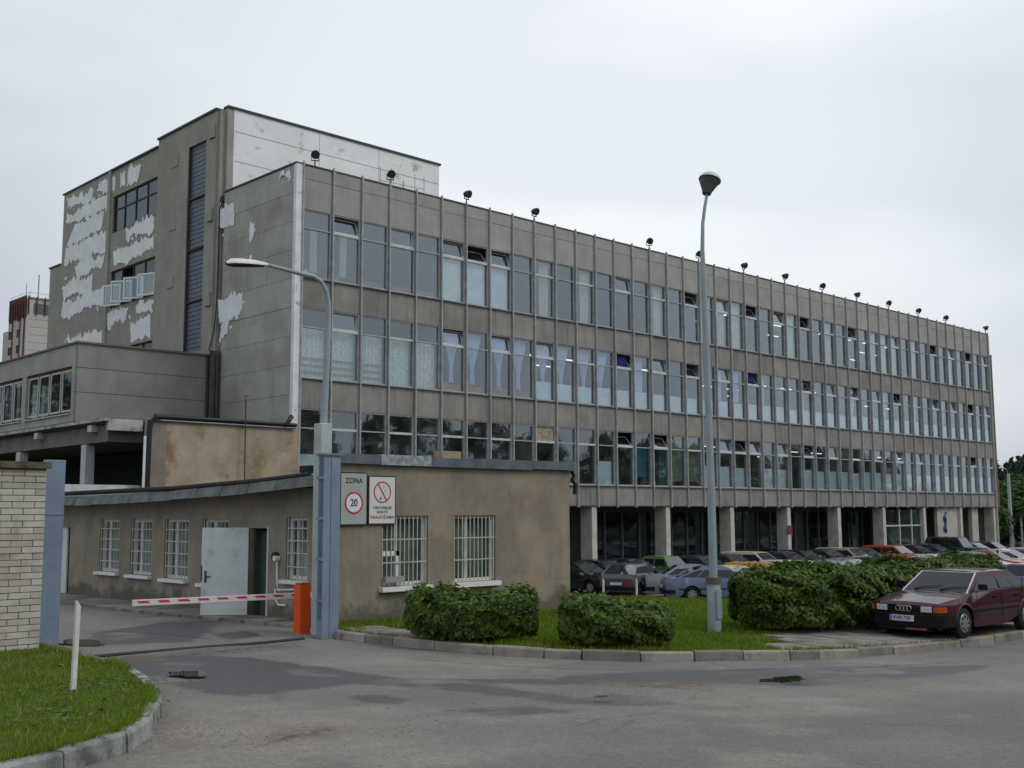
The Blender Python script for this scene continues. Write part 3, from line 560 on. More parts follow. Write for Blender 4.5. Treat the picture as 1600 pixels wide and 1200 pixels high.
# barred windows
whitebar=mat('cream_painted_bar',(.47,.47,.41),.6,.12,5); greenc=mat('greenish_curtain',(.20,.25,.18),.9,.2,6)
def barred(c0,c1,z0,z1,face,label=None,nb=11):
    w_=c1-c0; h=z1-z0; f=MB(); d0,d1=.1,.18
    f.box(0,.07,d0,d1,0,h); f.box(w_-.07,w_,d0,d1,0,h); f.box(.07,w_-.07,d0,d1,0,.07); f.box(.07,w_-.07,d0,d1,h-.07,h); f.box(w_*.36-.035,w_*.36+.035,d0+.004,d1,.07,h-.07)
    P=gh; ob=f.build('window',white,parent=gh)
    if face=='front': ob.location=(c0-XG,0,z0-ZG)
    else: ob.location=(0,c1-YG,z0-ZG); ob.rotation_euler=(0,0,-math.pi/2)
    MB().box(.07,w_-.07,.14,.146,.07,h-.07).build('pane',glass,parent=ob)
    if face=='front': MB().box(-.06,w_+.06,-.14,.12,-.11,-.015).build('sill',white,parent=ob)
    else: MB().box(-.06,w_+.06,-.13,.12,-.09,-.015).build('sill',white,parent=ob)
    for i in range(nb):
        x=.04+(w_-.08)*i/(nb-1); MB().box(-.009,.009,.0,.018,.0,h-.03).build('bar',whitebar,parent=ob,loc=(x,.02,.02))
    for q in ([.33,.66] if face=='front' else [.2,.42,.62,.82]): MB().box(.02,w_-.02,.015,.03,-.012,.012).build('crossbar',whitebar,parent=ob,loc=(0,0,h*q))
    link('curtain',curtain(.1,w_*(.5 if face!='front' else .95),.08,h-.08,greenc if face=='front' else beige,y=.3,folds=4),ob)
    return ob
wa=barred(*WF[0],'front'); wb=barred(*WF[1],'front')
MB().box(.04,.55,-.1,.0,.08,.2).build('tray',mat('grey_tray',(.3,.29,.27),.7),parent=wa); MB().box(.08,.5,.05,.09,.62,.72).box(.42,.5,.05,.09,.1,.72).build('vent_pane',white,parent=wa)
for (a,c,z0,z1) in WL: barred(a,c,z0,z1,'left',nb=8 if c-a>1 else 5)
# open white door + green inner leaf, dark doorway
dr=MB().box(-.03,.03,-1.02,0,0,2.02).build('door',whitep,parent=gh,loc=(0,0,0),bevel=.005)
hp=(-11.86,-17.08+.72)  # hinge on the far jamb
dr.location=(XG-.02-XG,(-16.36)-YG,1.25-ZG); 
dr.rotation_euler=(0,0,math.radians(-131))
hm=mat('door_handle_steel',(.10,.10,.10),.35,metal=.6)
for sy in (-1,1): MB().box(.03*sy-.01,.03*sy+.01,-.95,-.90,.82,1.08).tube([(.05*sy,-.92,.96),(.07*sy,-.80,.96)],.014,6).build('handle',hm,parent=dr)
MB().box(-.05,-.03,-.28,0,1.9,1.95).build('door_closer',black,parent=dr); MB().box(-.04,.04,-1.03,-1.0,.85,1.2).build('lock_plate',hm,parent=dr)
grn=mat('green_door_frame',(.05,.085,.075),.6,.2,3)
box('door_leaf',grn,XG+.25,XG+.3,-16.78,-16.38,1.24,3.2,gh,O); box('door_frame',framel,XG-.015,XG+.1,-17.16,-17.1,1.22,3.3,gh,O); box('door_frame',grn,XG+.1,XG+.2,-16.42,-16.38,1.22,3.26,gh,O)
box('far_door',whitep,XG+.05,XG+.1,-6.28,-5.9,1.22,3.22,gh,O)
# cable/pipe and bell by the door
q=lambda u,v,x=XG-.04: np.array(pl(u,v,'X',x))-np.array(O)
MB().tube([q(433,875),q(433,912),q(434,922),q(466,921)],.022,6).tube([q(430,920),q(431,938),q(435,945),q(446,946)],.022,6).build('cable_pipe',white,parent=gh)
p=q(431,870); MB().tube([(p[0]-.06,p[1],p[2]),(p[0]+.04,p[1],p[2])],.10,12).build('bell',black,parent=gh); MB().tube([(p[0]-.09,p[1]-.07,p[2]-.03),(p[0]+.03,p[1]-.07,p[2]-.03)],.06,10).build('junction_box',white,parent=gh)
box('inner_sash',white,XG+.22,XG+.26,-18.6,-18.2,2.25,2.75,gh,O)
# broken drain pipe at the right end
MB().tube([(6.95,.0,3.4),(7.05,.0,3.25),(7.0,.02,3.15),(7.12,.02,3.05),(7.1,.03,2.8)],.05,7).build('broken_gutter',black,parent=gh)
# roof corner crumbled plaster
for (u,v,s) in ((527,785,.1),(526,800,.14),(527,835,.12),(526,852,.1),(527,770,.08)):
    P=pl(u,v,'Y',YG-.004)-np.array(O); MB().prism([(P[0]-s*.5,P[2]-s),(P[0]+s*.5,P[2]-s*.6),(P[0]+s*.4,P[2]+s),(P[0]-s*.4,P[2]+s*.8)],'y',P[1],P[1]+.003).build('bare_plaster',mat('bare_pink_plaster',(.42,.3,.25),.9,.4,12),parent=gh)

# two signs
def sign(x0,x1,z0,z1,label,bg):
    c=(x0+x1)/2; t=thing('sign',label,'sign',(c,YG-.05,z0)); w_=x1-x0; h=z1-z0
    MB().box(-w_/2,w_/2,0,.03,0,h).build('sign_frame',mat('dark_sign_edge',(.03,.035,.03),.6),parent=t); MB().box(-w_/2+.025,w_/2-.025,-.006,-.001,.025,h-.025).build('sign_face',bg,parent=t); return t,w_,h
s1,w1,h1=sign(-11.76,-11.08,3.33,4.41,'grey zone sign reading ZONA above a red ringed 20',mat('sign_grey',(.36,.40,.38),.5,.05,3))
signred=mat('sign_red',(.45,.03,.035),.5); signblk=mat('sign_black',(.03,.035,.035),.5); signw=mat('sign_white',(.60,.62,.60),.5)
def put_text(t,txt,size,m,x,z,sp=1.0,bold=0,name='lettering',sx=1):
    o=link(name,text_mesh(txt,size,m,sp,bold),t,(x,-.010,z)); o.rotation_euler=(math.pi/2,0,0); o.scale=(sx,1,1); return o
def disc(t,x,z,r,m,y,name,rr=None):
    b=MB()
    if rr: n=36; b.add([( x+math.cos(2*math.pi*i/n)*R,yy,z+math.sin(2*math.pi*i/n)*R) for yy in (y,y+.003) for R in (r,rr) for i in range(n)],[f for i in range(n) for j in [(i+1)%n] for f in ((i,j,n+j,n+i),(2*n+i,3*n+i,3*n+j,2*n+j),(i,2*n+i,2*n+j,j),(n+i,n+j,3*n+j,3*n+i))])
    else: b.tube([(x,y,z),(x,y+.003,z)],r,36)
    return b.build(name,m,parent=t)
put_text(s1,'ZONA',.155,signblk,0,.905,1.05,.002,sx=.92)
disc(s1,0,.455,.195,mat('sign_disc_white',(.68,.69,.74),.5),-.010,'disc'); disc(s1,0,.455,.225,signred,-.013,'red_ring',.190); put_text(s1,'20',.21,signblk,0,.455,1.0,.002,sx=.85).location[1]=-.016
s2,w2,h2=sign(-11.05,-10.34,3.34,4.35,'white no smoking sign with a struck out cigarette in a red ring',signw)
disc(s2,0,.67,.225,signred,-.010,'red_ring',.198); 
sb=MB().box(-.205,.205,-.011,-.008,-.014,.014).build('red_bar',signred,parent=s2,loc=(0,0,.67)); sb.rotation_euler=(0,math.radians(57),0)
cg=MB().box(-.07,.11,-.0095,-.0075,-.012,.012).build('cigarette',mat('pale_grey_print',(.42,.44,.43),.5),parent=s2,loc=(.02,0,.64)); cg.rotation_euler=(0,math.radians(-50),0)
sm=MB().tube([(.02,-.009,.72),(.05,-.009,.76),(.02,-.009,.79),(.05,-.009,.82)],.004,5).build('smoke_line',MATS['pale_grey_print'],parent=s2); MB().tube([(-.05,-.012,.53),(-.03,-.012,.565)],[.02,.008],6).build('ember',signblk,parent=s2)
put_text(s2,'TERITORIJOJE',.075,signblk,0,.345,1.0,.0005,sx=1.08); put_text(s2,'RŪKYTI',.075,signblk,0,.255,1.0,.0005,sx=1.1); put_text(s2,'DRAUDŽIAMA',.088,signred,0,.15,1.0,.0005,sx=1.08)
# ------------------------------------------------------------------ ground
def inpoly(P,x,y):
    c=np.zeros(x.shape,bool); n=len(P)
    for i in range(n):
        x0,y0=P[i]; x1,y1=P[(i+1)%n]
        cond=((y0>y)!=(y1>y)); c^=cond&(x<(x1-x0)*(y-y0)/((y1-y0)+1e-12)+x0)
    return c
def distpoly(P,x,y):
    d=np.full(x.shape,1e9); n=len(P)
    for i in range(n):
        a=np.array(P[i]); b=np.array(P[(i+1)%n]); ab=b-a; t=np.clip(((x-a[0])*ab[0]+(y-a[1])*ab[1])/(ab@ab+1e-12),0,1)
        d=np.minimum(d,np.hypot(x-a[0]-t*ab[0],y-a[1]-t*ab[1]))
    return np.where(inpoly(P,x,y),d,-d)
def asphalt_extra(k_,cur):
    n,k,mixc,ramp,noise=k_['n'],k_['k'],k_['mixc'],k_['ramp'],k_['noise']
    at=n('ShaderNodeAttribute'); at.attribute_name='patch'
    q=noise(3.2,8,.72); ad=n('ShaderNodeMath'); ad.operation='MULTIPLY_ADD'; k(q.outputs[0],ad.inputs[0]); ad.inputs[1].default_value=.9; 
    ad2=n('ShaderNodeMath'); ad2.operation='ADD'; k(at.outputs['Fac'],ad2.inputs[0]); k(ad.outputs[0],ad2.inputs[1]); ad.inputs[2].default_value=-.45
    f=ramp(ad2.outputs[0],.40,.60)
    c=mixc(f,cur,(.066,.066,.069,1))
    at2=n('ShaderNodeAttribute'); at2.attribute_name='sand'; f2=ramp(at2.outputs['Fac'],.35,.8)
    q2=noise(6,5,.7); f3=n('ShaderNodeMath'); f3.operation='MULTIPLY'; k(f2,f3.inputs[0]); k(ramp(q2.outputs[0],.4,.6),f3.inputs[1])
    c=mixc(f3.outputs[0],c,(.105,.073,.052,1))
    c=mixc(ramp(noise(.55,5,.62).outputs[0],.55,.70,(0,0,0,1),(.55,.55,.55,1)),c,(.26,.24,.205,1))
    at3=n('ShaderNodeAttribute'); at3.attribute_name='worn'; w3=n('ShaderNodeMath'); w3.operation='MULTIPLY'; k(at3.outputs['Fac'],w3.inputs[0]); k(ramp(noise(1.4,7,.7).outputs[0],.38,.62,(.15,.15,.15,1),(.8,.8,.8,1)),w3.inputs[1]); c=mixc(w3.outputs[0],c,(.245,.222,.188,1))
    # aggregate speckle
    v=n('ShaderNodeTexVoronoi'); v.inputs['Scale'].default_value=38; k(k_['g'].outputs['Position'],v.inputs[0]); sp=ramp(v.outputs['Color'],.15,.95,(.80,.80,.80,1),(1.20,1.18,1.15,1))
    c=mixc(1.0,c,sp,'MULTIPLY')
    # hairline cracks
    v2=n('ShaderNodeTexVoronoi'); v2.feature='DISTANCE_TO_EDGE'; v2.inputs['Scale'].default_value=.35; wv=noise(1.5,4,.6); mx=mixc(.35,k_['g'].outputs['Position'],wv.outputs['Color'],'ADD'); k(mx,v2.inputs[0])
    ck=n('ShaderNodeMath'); ck.operation='MULTIPLY'; k(ramp(v2.outputs['Distance'],.0,.009,(.45,.45,.45,1),(0,0,0,1)),ck.inputs[0]); k(ramp(noise(.3,3,.6).outputs[0],.48,.56),ck.inputs[1]); c=mixc(ck.outputs[0],c,(.05,.048,.045,1))
    rr=n('ShaderNodeMapRange'); k(f,rr.inputs[0]); rr.inputs[3].default_value=.88; rr.inputs[4].default_value=.5; k(rr.outputs[0],k_['b'].inputs['Roughness'])
    return c
asph=mat('worn_asphalt',(.162,.156,.147),.88,.14,.45,bump=.7,bscale=45,dirt=((.14,.131,.122),.22,.48,.62),extra=asphalt_extra)
asph2=mat('lot_asphalt',(.17,.165,.155),.9,.2,.5)
def sheet(name,xs,ys,zf,m,keep=None,kind='structure'):
    X,Y=np.meshgrid(xs,ys,indexing='ij'); Z=zf(X,Y); nx,ny=X.shape
    I=np.arange(nx*ny).reshape(nx,ny); F=np.stack([I[:-1,:-1],I[1:,:-1],I[1:,1:],I[:-1,1:]],-1).reshape(-1,4)
    if keep is not None:
        cx=(X[:-1,:-1]+X[1:,1:])/2; cy=(Y[:-1,:-1]+Y[1:,1:])/2; F=F[keep(cx,cy).reshape(-1)]
    me=bpy.data.meshes.new(name); me.from_pydata(np.stack([X,Y,Z],-1).reshape(-1,3).tolist(),[],F.tolist()); me.materials.append(m)
    me.polygons.foreach_set('use_smooth',[True]*len(me.polygons))
    o=link(name,me,kind=kind); return o,X,Y
sheet('ground',np.linspace(-900,1500,5),np.linspace(-900,1500,5),lambda x,y:0*x-.25,soil)
def sf(x,y): return (x-CAM[0])*math.cos(YAW)+(y-CAM[1])*math.sin(YAW)
sheet('parking_lot',np.arange(-9,121,1.5),np.arange(-45,12,1.0),lambda x,y:G(x,y)-.012,asph2)
road,RX,RY=sheet('road',np.arange(-48,16,.16),np.arange(-50,14,.16),lambda x,y:G(x,y),asph,keep=lambda x,y:((sf(x,y)<31)|(x<-11.6))&~((x>-11.5)&(y>-19.2)&(x<-5.3)))
def W(px): return [tuple(gr(u,v)[:2]) for u,v in px]
dark_px=[[(150,1029),(262,1024),(394,1027),(476,1039),(555,1050),(600,1057),(700,1066),(860,1084),(940,1092),(1000,1096),(985,1102),(880,1100),(740,1082),(600,1071),(544,1069),(487,1078),(447,1080),(446,1102),(424,1087),(375,1084),(337,1070),(240,1065),(210,1050)],
 [(870,1056),(1000,1050),(1150,1046),(1370,1045),(1550,1038),(1530,1048),(1400,1062),(1260,1074),(1160,1070),(1000,1066),(880,1064)],
 [(880,1088),(960,1082),(1040,1090),(1060,1100),(960,1104),(890,1098)],[(250,973),(345,968),(330,985),(300,1003),(150,1008),(140,990)],[(330,990),(390,986),(410,993),(360,1000)],
 [(540,1086),(600,1086),(640,1093),(620,1100),(560,1096)],[(600,1058),(760,1062),(900,1060),(960,1064),(860,1070),(700,1068)],[(300,1050),(330,1060),(400,1090),(330,1085),(270,1070)],[(1190,1060),(1245,1058),(1255,1069),(1195,1067)],[(915,1087),(960,1086),(965,1093),(920,1094)],[(0,1330),(500,1230),(560,1260),(0,1420)],[(700,1110),(830,1104),(900,1112),(760,1122)]]
sand_px=[[(380,1140),(450,1120),(560,1138),(520,1150),(400,1165)],[(290,1150),(340,1140),(350,1160),(300,1170)],[(110,1030),(470,1000),(480,1012),(300,1028),(120,1040)],[(900,1060),(1150,1066),(1100,1078),(900,1072)],[(640,1115),(700,1112),(690,1122),(640,1122)],[(255,1130),(300,1128),(330,1165),(270,1175)],[(420,1150),(520,1135),(560,1142),(480,1160)]]
x=RX.reshape(-1); y=RY.reshape(-1)
def soft(pxs,w):
    v=np.zeros(x.shape)
    for P in pxs: v=np.maximum(v,np.clip(.5+distpoly(W(P),x,y)/w,0,1))
    return v
wet=soft(dark_px,.8); sand=soft(sand_px,.7)
worn=soft([[(262,1095),(420,1100),(520,1112),(660,1128),(600,1215),(180,1215),(250,1160)],[(1000,1085),(1250,1082),(1560,1060),(1590,1075),(1300,1110),(1050,1110)],[(560,1020),(800,1036),(900,1046),(700,1050),(540,1036)]],1.6)
for nm,v in (('patch',wet),('sand',sand),('worn',worn)):
    a=road.data.attributes.new(nm,'FLOAT','POINT'); a.data.foreach_set('value',v.astype(np.float32))
# potholes: real dips in the road surface
co=np.zeros(len(road.data.vertices)*3); road.data.vertices.foreach_get('co',co); co=co.reshape(-1,3)
for (u,v,r,d) in ((935,1090,.45,.05),(1225,1063,.55,.07),(310,1152,.4,.05),(1370,1047,.5,.03),(640,1118,.2,.02)):
    p=gr(u,v); q=np.hypot(co[:,0]-p[0],(co[:,1]-p[1])); co[:,2]-=d*np.clip(1-(q/r)**2,0,1)
co[:,2]+=.010*np.sin(co[:,0]*1.7+co[:,1]*.6)*np.sin(co[:,1]*1.3-co[:,0]*.4)
co[:,2]-=.03*np.exp(-((np.hypot(co[:,0]-gr(290,1054)[0],co[:,1]-gr(290,1054)[1]))/.8)**2)
road.data.vertices.foreach_set('co',co.reshape(-1)); road.data.update()
def resample(P,step):
    P=np.array(P); d=np.hypot(*np.diff(P,axis=0).T); s=np.concatenate([[0],np.cumsum(d)]); n=max(2,int(round(s[-1]/step))+1); t=np.linspace(0,s[-1],n)
    # smooth
    Q=np.stack([np.interp(t,s,P[:,0]),np.interp(t,s,P[:,1])],1)
    return Q
def smooth(P,k=3):
    P=np.array(P,float)
    for _ in range(k):
        Q=[P[0]]
        for a,b in zip(P[:-1],P[1:]): Q+= [a*.75+b*.25,a*.25+b*.75]
        Q.append(P[-1]); P=np.array(Q)
    return P
# puddles
water=mat('puddle_water',(.02,.022,.02),.03,spec=.6)
def puddle(px,label):
    P=W(px); c=np.mean(P,0); n=40; pts=[]
    for i in range(n):
        a=2*math.pi*i/n; rx=max(abs(p[0]-c[0]) for p in P)*(1+.18*math.sin(3*a+1)+.1*math.sin(5*a)); ry=max(abs(p[1]-c[1]) for p in P)*(1+.15*math.sin(2*a+2)+.12*math.sin(7*a))
        pts.append((math.cos(a)*rx,math.sin(a)*ry))
    z=max(G(c[0]+p[0],c[1]+p[1]) for p in pts)
    MB().quad(*[(p[0],p[1],0) for p in pts]).build('puddle',water,loc=(c[0],c[1],z+.006),kind='structure')
puddle([(268,1054),(325,1054),(295,1049),(295,1060)],''); puddle([(100,1006),(148,1004),(120,1000),(125,1012)],'')
puddle([(1192,1063),(1256,1066),(1222,1060),(1225,1070)],''); puddle([(925,1090),(955,1090),(940,1088),(940,1092)],'')
for k,(px,wd) in enumerate([([(640,1030),(760,1040),(900,1046),(1050,1049),(1200,1047),(1350,1044),(1500,1036)],.014),([(860,1068),(1000,1072),(1120,1080)],.010),([(400,1165),(470,1146),(520,1140)],.012),([(130,985),(240,990),(330,998)],.016),([(260,1030),(330,1020),(420,1010),(470,1012)],.02)]):
    P=resample(smooth(W(px),2),.18); T=np.gradient(P,axis=0); T/=np.hypot(T[:,0],T[:,1])[:,None]; Nn=np.stack([-T[:,1],T[:,0]],1); jit=np.cumsum(rng.normal(0,.018,len(P)))*.8+rng.normal(0,.02,len(P)); ww=wd*rng.uniform(.25,1.2,len(P)); c=P+Nn*jit[:,None]; vs=[]
    for q in range(len(P)):
        for s_ in (-1,1): p=c[q]+Nn[q]*ww[q]*s_; vs.append((p[0],p[1],float(G(*p))+.014))
    MB().add(vs,[(2*q,2*q+1,2*q+3,2*q+2) for q in range(len(P)-1)]).build('road_crack',mat('crack_dark',(.05,.048,.045),.95),kind='structure')

# ------------------------------------------------------------------ kerbs
KL=[(37,1018),(67,1024),(150,1041),(210,1060),(238,1080),(253,1100),(256,1120),(244,1147),(202,1177),(150,1198)]
kl=W(KL); kl=[(kl[0][0],kl[0][1]+.6)]+kl+[(kl[-1][0]-.9,kl[-1][1]-.45),(kl[-1][0]-4,kl[-1][1]-1.5),(kl[-1][0]-12,kl[-1][1]-4)]
KR=[(535,1001),(580,1006),(650,1013),(740,1021),(820,1028),(945,1034),(1085,1034),(1180,1032),(1280,1030),(1380,1025),(1480,1015),(1560,1005),(1600,998)]
kr=W(KR); kr=[(kr[0][0]+.12,kr[0][1]+.75)]+kr; ex=np.array(kr[-1])-np.array(kr[-3]); ex/=np.hypot(*ex); kr+= [tuple(np.array(kr[-1])+ex*3+np.array((0,.5))),tuple(np.array(kr[-1])+ex*7+np.array((0,2.6))),tuple(np.array(kr[-1])+ex*14+np.array((0,8)))]
def kerb(name,path,side,H,Wd,m,step):
    root=link(name,None,None,(path[0][0],path[0][1],G(*path[0])),kind='structure'); P=resample(smooth(path,3),step/3); O=root.location; full=P; ids=[0]
    while ids[-1]<len(P)-1: ids.append(min(len(P)-1,ids[-1]+int(rng.choice([2,2,3,3,4]))))
    P=P[ids]
    T=np.gradient(P,axis=0); T/=np.hypot(T[:,0],T[:,1])[:,None]; Nn=np.stack([-T[:,1],T[:,0]],1)*side
    for i in range(len(P)-1):
        a,b=P[i],P[i+1]; g=.012; t=(b-a)/np.hypot(*(b-a)); a=a+t*g; b=b-t*g; dh=rng.normal(0,.008); do=rng.normal(0,.008)
        b_=MB(); vs=[]
        for p,nv in ((a,Nn[i]),(b,Nn[i+1])):
            z=G(*p); q=p+nv*do
            for off,zz in ((0,-.1),(.012,H-.025),(.03,H),(Wd,H),(Wd,-.1)):
                w_=q+nv*off; vs.append((w_[0]-O[0],w_[1]-O[1],z+zz+(dh if zz>0 else 0)-O[2]))
        b_.add(vs,[(0,1,2,3,4),(9,8,7,6,5)]+[(j,5+j,5+(j+1)%5,(j+1)%5) for j in range(5)]); b_.build('kerb_stone',m if (m is kerbm2 or rng.random()<.6) else kerbm3,parent=root)
    return P,Nn
PL_,NL_=kerb('kerb',kl,-1,.16,.14,kerbm2,.95)
PR_,NR_=kerb('kerb',kr,1,.155,.16,kerbm,.95)
def side_check(P,Nn,inside):   # make sure the inner side faces the lawn
    return np.mean(np.hypot(*(P+Nn*.5-inside).T))<np.mean(np.hypot(*(P-Nn*.5-inside).T))
print('kerb sides',side_check(PL_,NL_,np.array((-23,-24.5))),side_check(PR_,NR_,np.array((-5,-20))))
# lawns
def loft(name,A,B,n,m,dz,kind='structure'):
    A=np.array(A);B=np.array(B); vs=[];k=len(A)
    for i in range(k):
        for j in range(n+1):
            p=A[i]+(B[i]-A[i])*j/n; vs.append((p[0],p[1],float(G(p[0],p[1]))+dz+.03*math.sin(p[0]*2.1)*math.sin(p[1]*1.7)*min(1,max(0,j-5)/4)))
    F=[(i*(n+1)+j,(i+1)*(n+1)+j,(i+1)*(n+1)+j+1,i*(n+1)+j+1) for i in range(k-1) for j in range(n)]
    me=bpy.data.meshes.new(name); me.from_pydata(vs,[],F); me.materials.append(m); me.polygons.foreach_set('use_smooth',[True]*len(F)); return link(name,me,kind=kind)
A=PL_+NL_*.135; c=np.array((-27,-21.0)); B=np.stack([np.linspace(-19.2,-34,len(A)),np.linspace(-20.6,-31,len(A))],1)
B=np.array([ (min(a[0]-.4,-18.4)-9*min(1,i/6), -20.7-(9.5*i/len(A))) for i,a in enumerate(A)])
lawnL=loft('lawn',A,B,24,soil,.135)
A2=PR_+NR_*.155; far=[]
k2=len(A2); lat=np.linspace(-8.5,26,k2)
B2=np.array([(CAM[0]+37.3*math.cos(YAW)+l*math.sin(YAW),CAM[1]+37.3*math.sin(YAW)-l*math.cos(YAW)) for l in lat])
lawnR=loft('lawn',A2,B2,30,soil,.135)
# concrete apron at the gatehouse corner
pa=W([(530,996),(640,1006),(660,996),(560,983)]); 
# paving slabs along the right kerb
pav=link('pavement',None,None,(-9,-27.5,1),kind='structure')
Ppath=resample(smooth(kr,3),.5); T=np.gradient(Ppath,axis=0); T/=np.hypot(T[:,0],T[:,1])[:,None]; Nn=np.stack([-T[:,1],T[:,0]],1)
def slab(i,r0,r1,m,dz=0):
    vs=[]
    for zz in (-.06,.0):
        for (p,nv,s_) in ((Ppath[i],Nn[i],.008),(Ppath[i+1],Nn[i+1],-.008),(Ppath[i+1],Nn[i+1],-.008),(Ppath[i],Nn[i],.008)):
            pass
    def pt(p,nv,t,s_,r,zz):
        w_=p+nv*r+t*s_; return (w_[0]+9,w_[1]+27.5,float(G(*w_))+.157+zz+dz-1)
    a=lambda s,r,zz: pt(Ppath[i] if s==0 else Ppath[i+1],Nn[i] if s==0 else Nn[i+1],T[i],.011 if s==0 else -.011,r,zz)
    vs=[a(0,r0,-.05),a(1,r0,-.05),a(1,r1,-.05),a(0,r1,-.05),a(0,r0,0),a(1,r0,0),a(1,r1,0),a(0,r1,0)]
    MB().add(vs,[(0,3,2,1),(4,5,6,7),(0,1,5,4),(1,2,6,5),(2,3,7,6),(3,0,4,7)]).build('paving_slab',m,parent=pav)
for i in range(len(Ppath)-1):
    p=Ppath[i]
    if p[0]>-8.3 and p[1]<-24:
        for r in range(5 if p[0]>-6.9 else (3 if p[0]>-7.6 else 2)): slab(i,.17+r*.5,.17+r*.5+.478,slabm if rng.random()<.6 else slabm2,rng.normal(0,.006))
    elif p[1]>-23.6 and p[0]<-10:
        slab(i,.17,.66,slabm); slab(i,.68,1.2,slabm)
# grass blades
def blades(name,lawn,n,hmin,hmax,cond=None,zc=None,col=None):
    me=lawn.data; vs=np.array([v.co[:] for v in me.vertices]); fs=np.array([p.vertices[:] for p in me.polygons]); q=vs[fs]
    cen=q.mean(1); ok=np.ones(len(cen),bool) if cond is None else cond(cen[:,0],cen[:,1])
    ar=np.linalg.norm(np.cross(q[:,2]-q[:,0],q[:,3]-q[:,1]),axis=1)/2*ok; dist=np.hypot(cen[:,0]-CAM[0],cen[:,1]-CAM[1]); wgt=ar/dist**1.2; wgt/=wgt.sum()
    idx=rng.choice(len(fs),n,p=wgt); a=rng.random((n,1)); b=rng.random((n,1)); P=q[idx]; p=(P[:,0]*(1-a)+P[:,1]*a)*(1-b)+(P[:,3]*(1-a)+P[:,2]*a)*b
    th=rng.random(n)*2*math.pi; h=rng.uniform(hmin,hmax,n)*(1+.5*(np.sin(p[:,0]*2.3)*np.cos(p[:,1]*1.9)>.4)); wd=rng.uniform(.004,.009,n)*np.clip(dist[idx]/12,1,3)
    dx=np.stack([np.cos(th),np.sin(th),0*th],1)*wd[:,None]; ln=rng.normal(0,.45,(n,2))*h[:,None]
    tip=p.copy(); tip[:,:2]+=ln; tip[:,2]+=h; p[:,2]-=.01
    V=np.stack([p-dx,p+dx,tip],1).reshape(-1,3); F=np.arange(3*n).reshape(-1,3)
    m2=bpy.data.meshes.new(name); m2.vertices.add(3*n); m2.vertices.foreach_set('co',V.reshape(-1)); m2.loops.add(3*n); m2.loops.foreach_set('vertex_index',F.reshape(-1)); m2.polygons.add(n); m2.polygons.foreach_set('loop_start',np.arange(0,3*n,3)); m2.update(); m2.materials.append(col); return link(name,m2,kind='stuff')
def leafmat(name,c1,c2,rough=.6,ts=.35,sc=8):
    m=bpy.data.materials.new(name); m.use_nodes=True; t=m.node_tree; t.nodes.clear(); n=t.nodes.new; k=t.links.new
    g=n('ShaderNodeNewGeometry'); nz=n('ShaderNodeTexNoise'); nz.inputs['Scale'].default_value=sc; nz.inputs['Detail'].default_value=3; k(g.outputs['Position'],nz.inputs[0])
    mth=n('ShaderNodeMix'); mth.data_type='FLOAT'; mth.inputs[0].default_value=.5; k(nz.outputs[0],mth.inputs[2]); k(g.outputs['Random Per Island'],mth.inputs[3])
    r=n('ShaderNodeValToRGB'); r.color_ramp.elements[0].position=.25; r.color_ramp.elements[0].color=c1+(1,); r.color_ramp.elements[1].position=.75; r.color_ramp.elements[1].color=c2+(1,); k(mth.outputs[0],r.inputs[0])
    b=n('ShaderNodeBsdfPrincipled'); b.inputs['Roughness'].default_value=rough; b.inputs['Specular IOR Level'].default_value=.3; k(r.outputs[0],b.inputs['Base Color'])
    tr=n('ShaderNodeBsdfTranslucent'); k(r.outputs[0],tr.inputs[0]); mx=n('ShaderNodeMixShader'); mx.inputs[0].default_value=ts; o=n('ShaderNodeOutputMaterial'); k(b.outputs[0],mx.inputs[1]); k(tr.outputs[0],mx.inputs[2]); k(mx.outputs[0],o.inputs[0]); return m
grassm=leafmat('grass_blade',(.085,.15,.008),(.18,.255,.016),.7,.35,3)
blades('grass',lawnL,160000,.02,.045,cond=lambda x,y:(x>-28)&(y<-20.5),col=grassm)
blades('grass',lawnR,110000,.04,.10,cond=lambda x,y:((x<-8.3)|(y>-25.75)|((x<-6.9)&(y>-26.6))|((x<-7.6)&(y>-27.1)))&((x>-11.3)|(y<-23.7)|(y>-20.7))&(sf(x,y)<36)&(((x>-4.9)|(y<-19.7))),col=grassm)

def leaves(P,Nrm,size,seed):
    r=np.random.default_rng(seed); n=len(P); d=Nrm+r.normal(0,.55,(n,3))+np.array((0,0,.35)); d/=np.linalg.norm(d,axis=1)[:,None]
    a=np.cross(d,r.normal(0,1,(n,3))); a/=np.linalg.norm(a,axis=1)[:,None]; b=np.cross(d,a); s=size*r.uniform(.45,1.45,(n,1))
    V=np.stack([P-a*s,P-b*s*.5+d*s*.12,P+a*s,P+b*s*.5+d*s*.12],1).reshape(-1,3); return V
def quadmesh(name,V,m):
    n=len(V)//4; me=bpy.data.meshes.new(name); me.vertices.add(4*n); me.vertices.foreach_set('co',V.reshape(-1)); me.loops.add(4*n); me.loops.foreach_set('vertex_index',np.arange(4*n)); me.polygons.add(n); me.polygons.foreach_set('loop_start',np.arange(0,4*n,4)); me.update(); me.materials.append(m); return me
strawm=leafmat('straw_blade',(.20,.17,.06),(.30,.27,.11),.8,.3,3)
blades('dry_grass',lawnL,9000,.03,.08,cond=lambda x,y:(x>-28)&(y<-20.5),col=strawm)
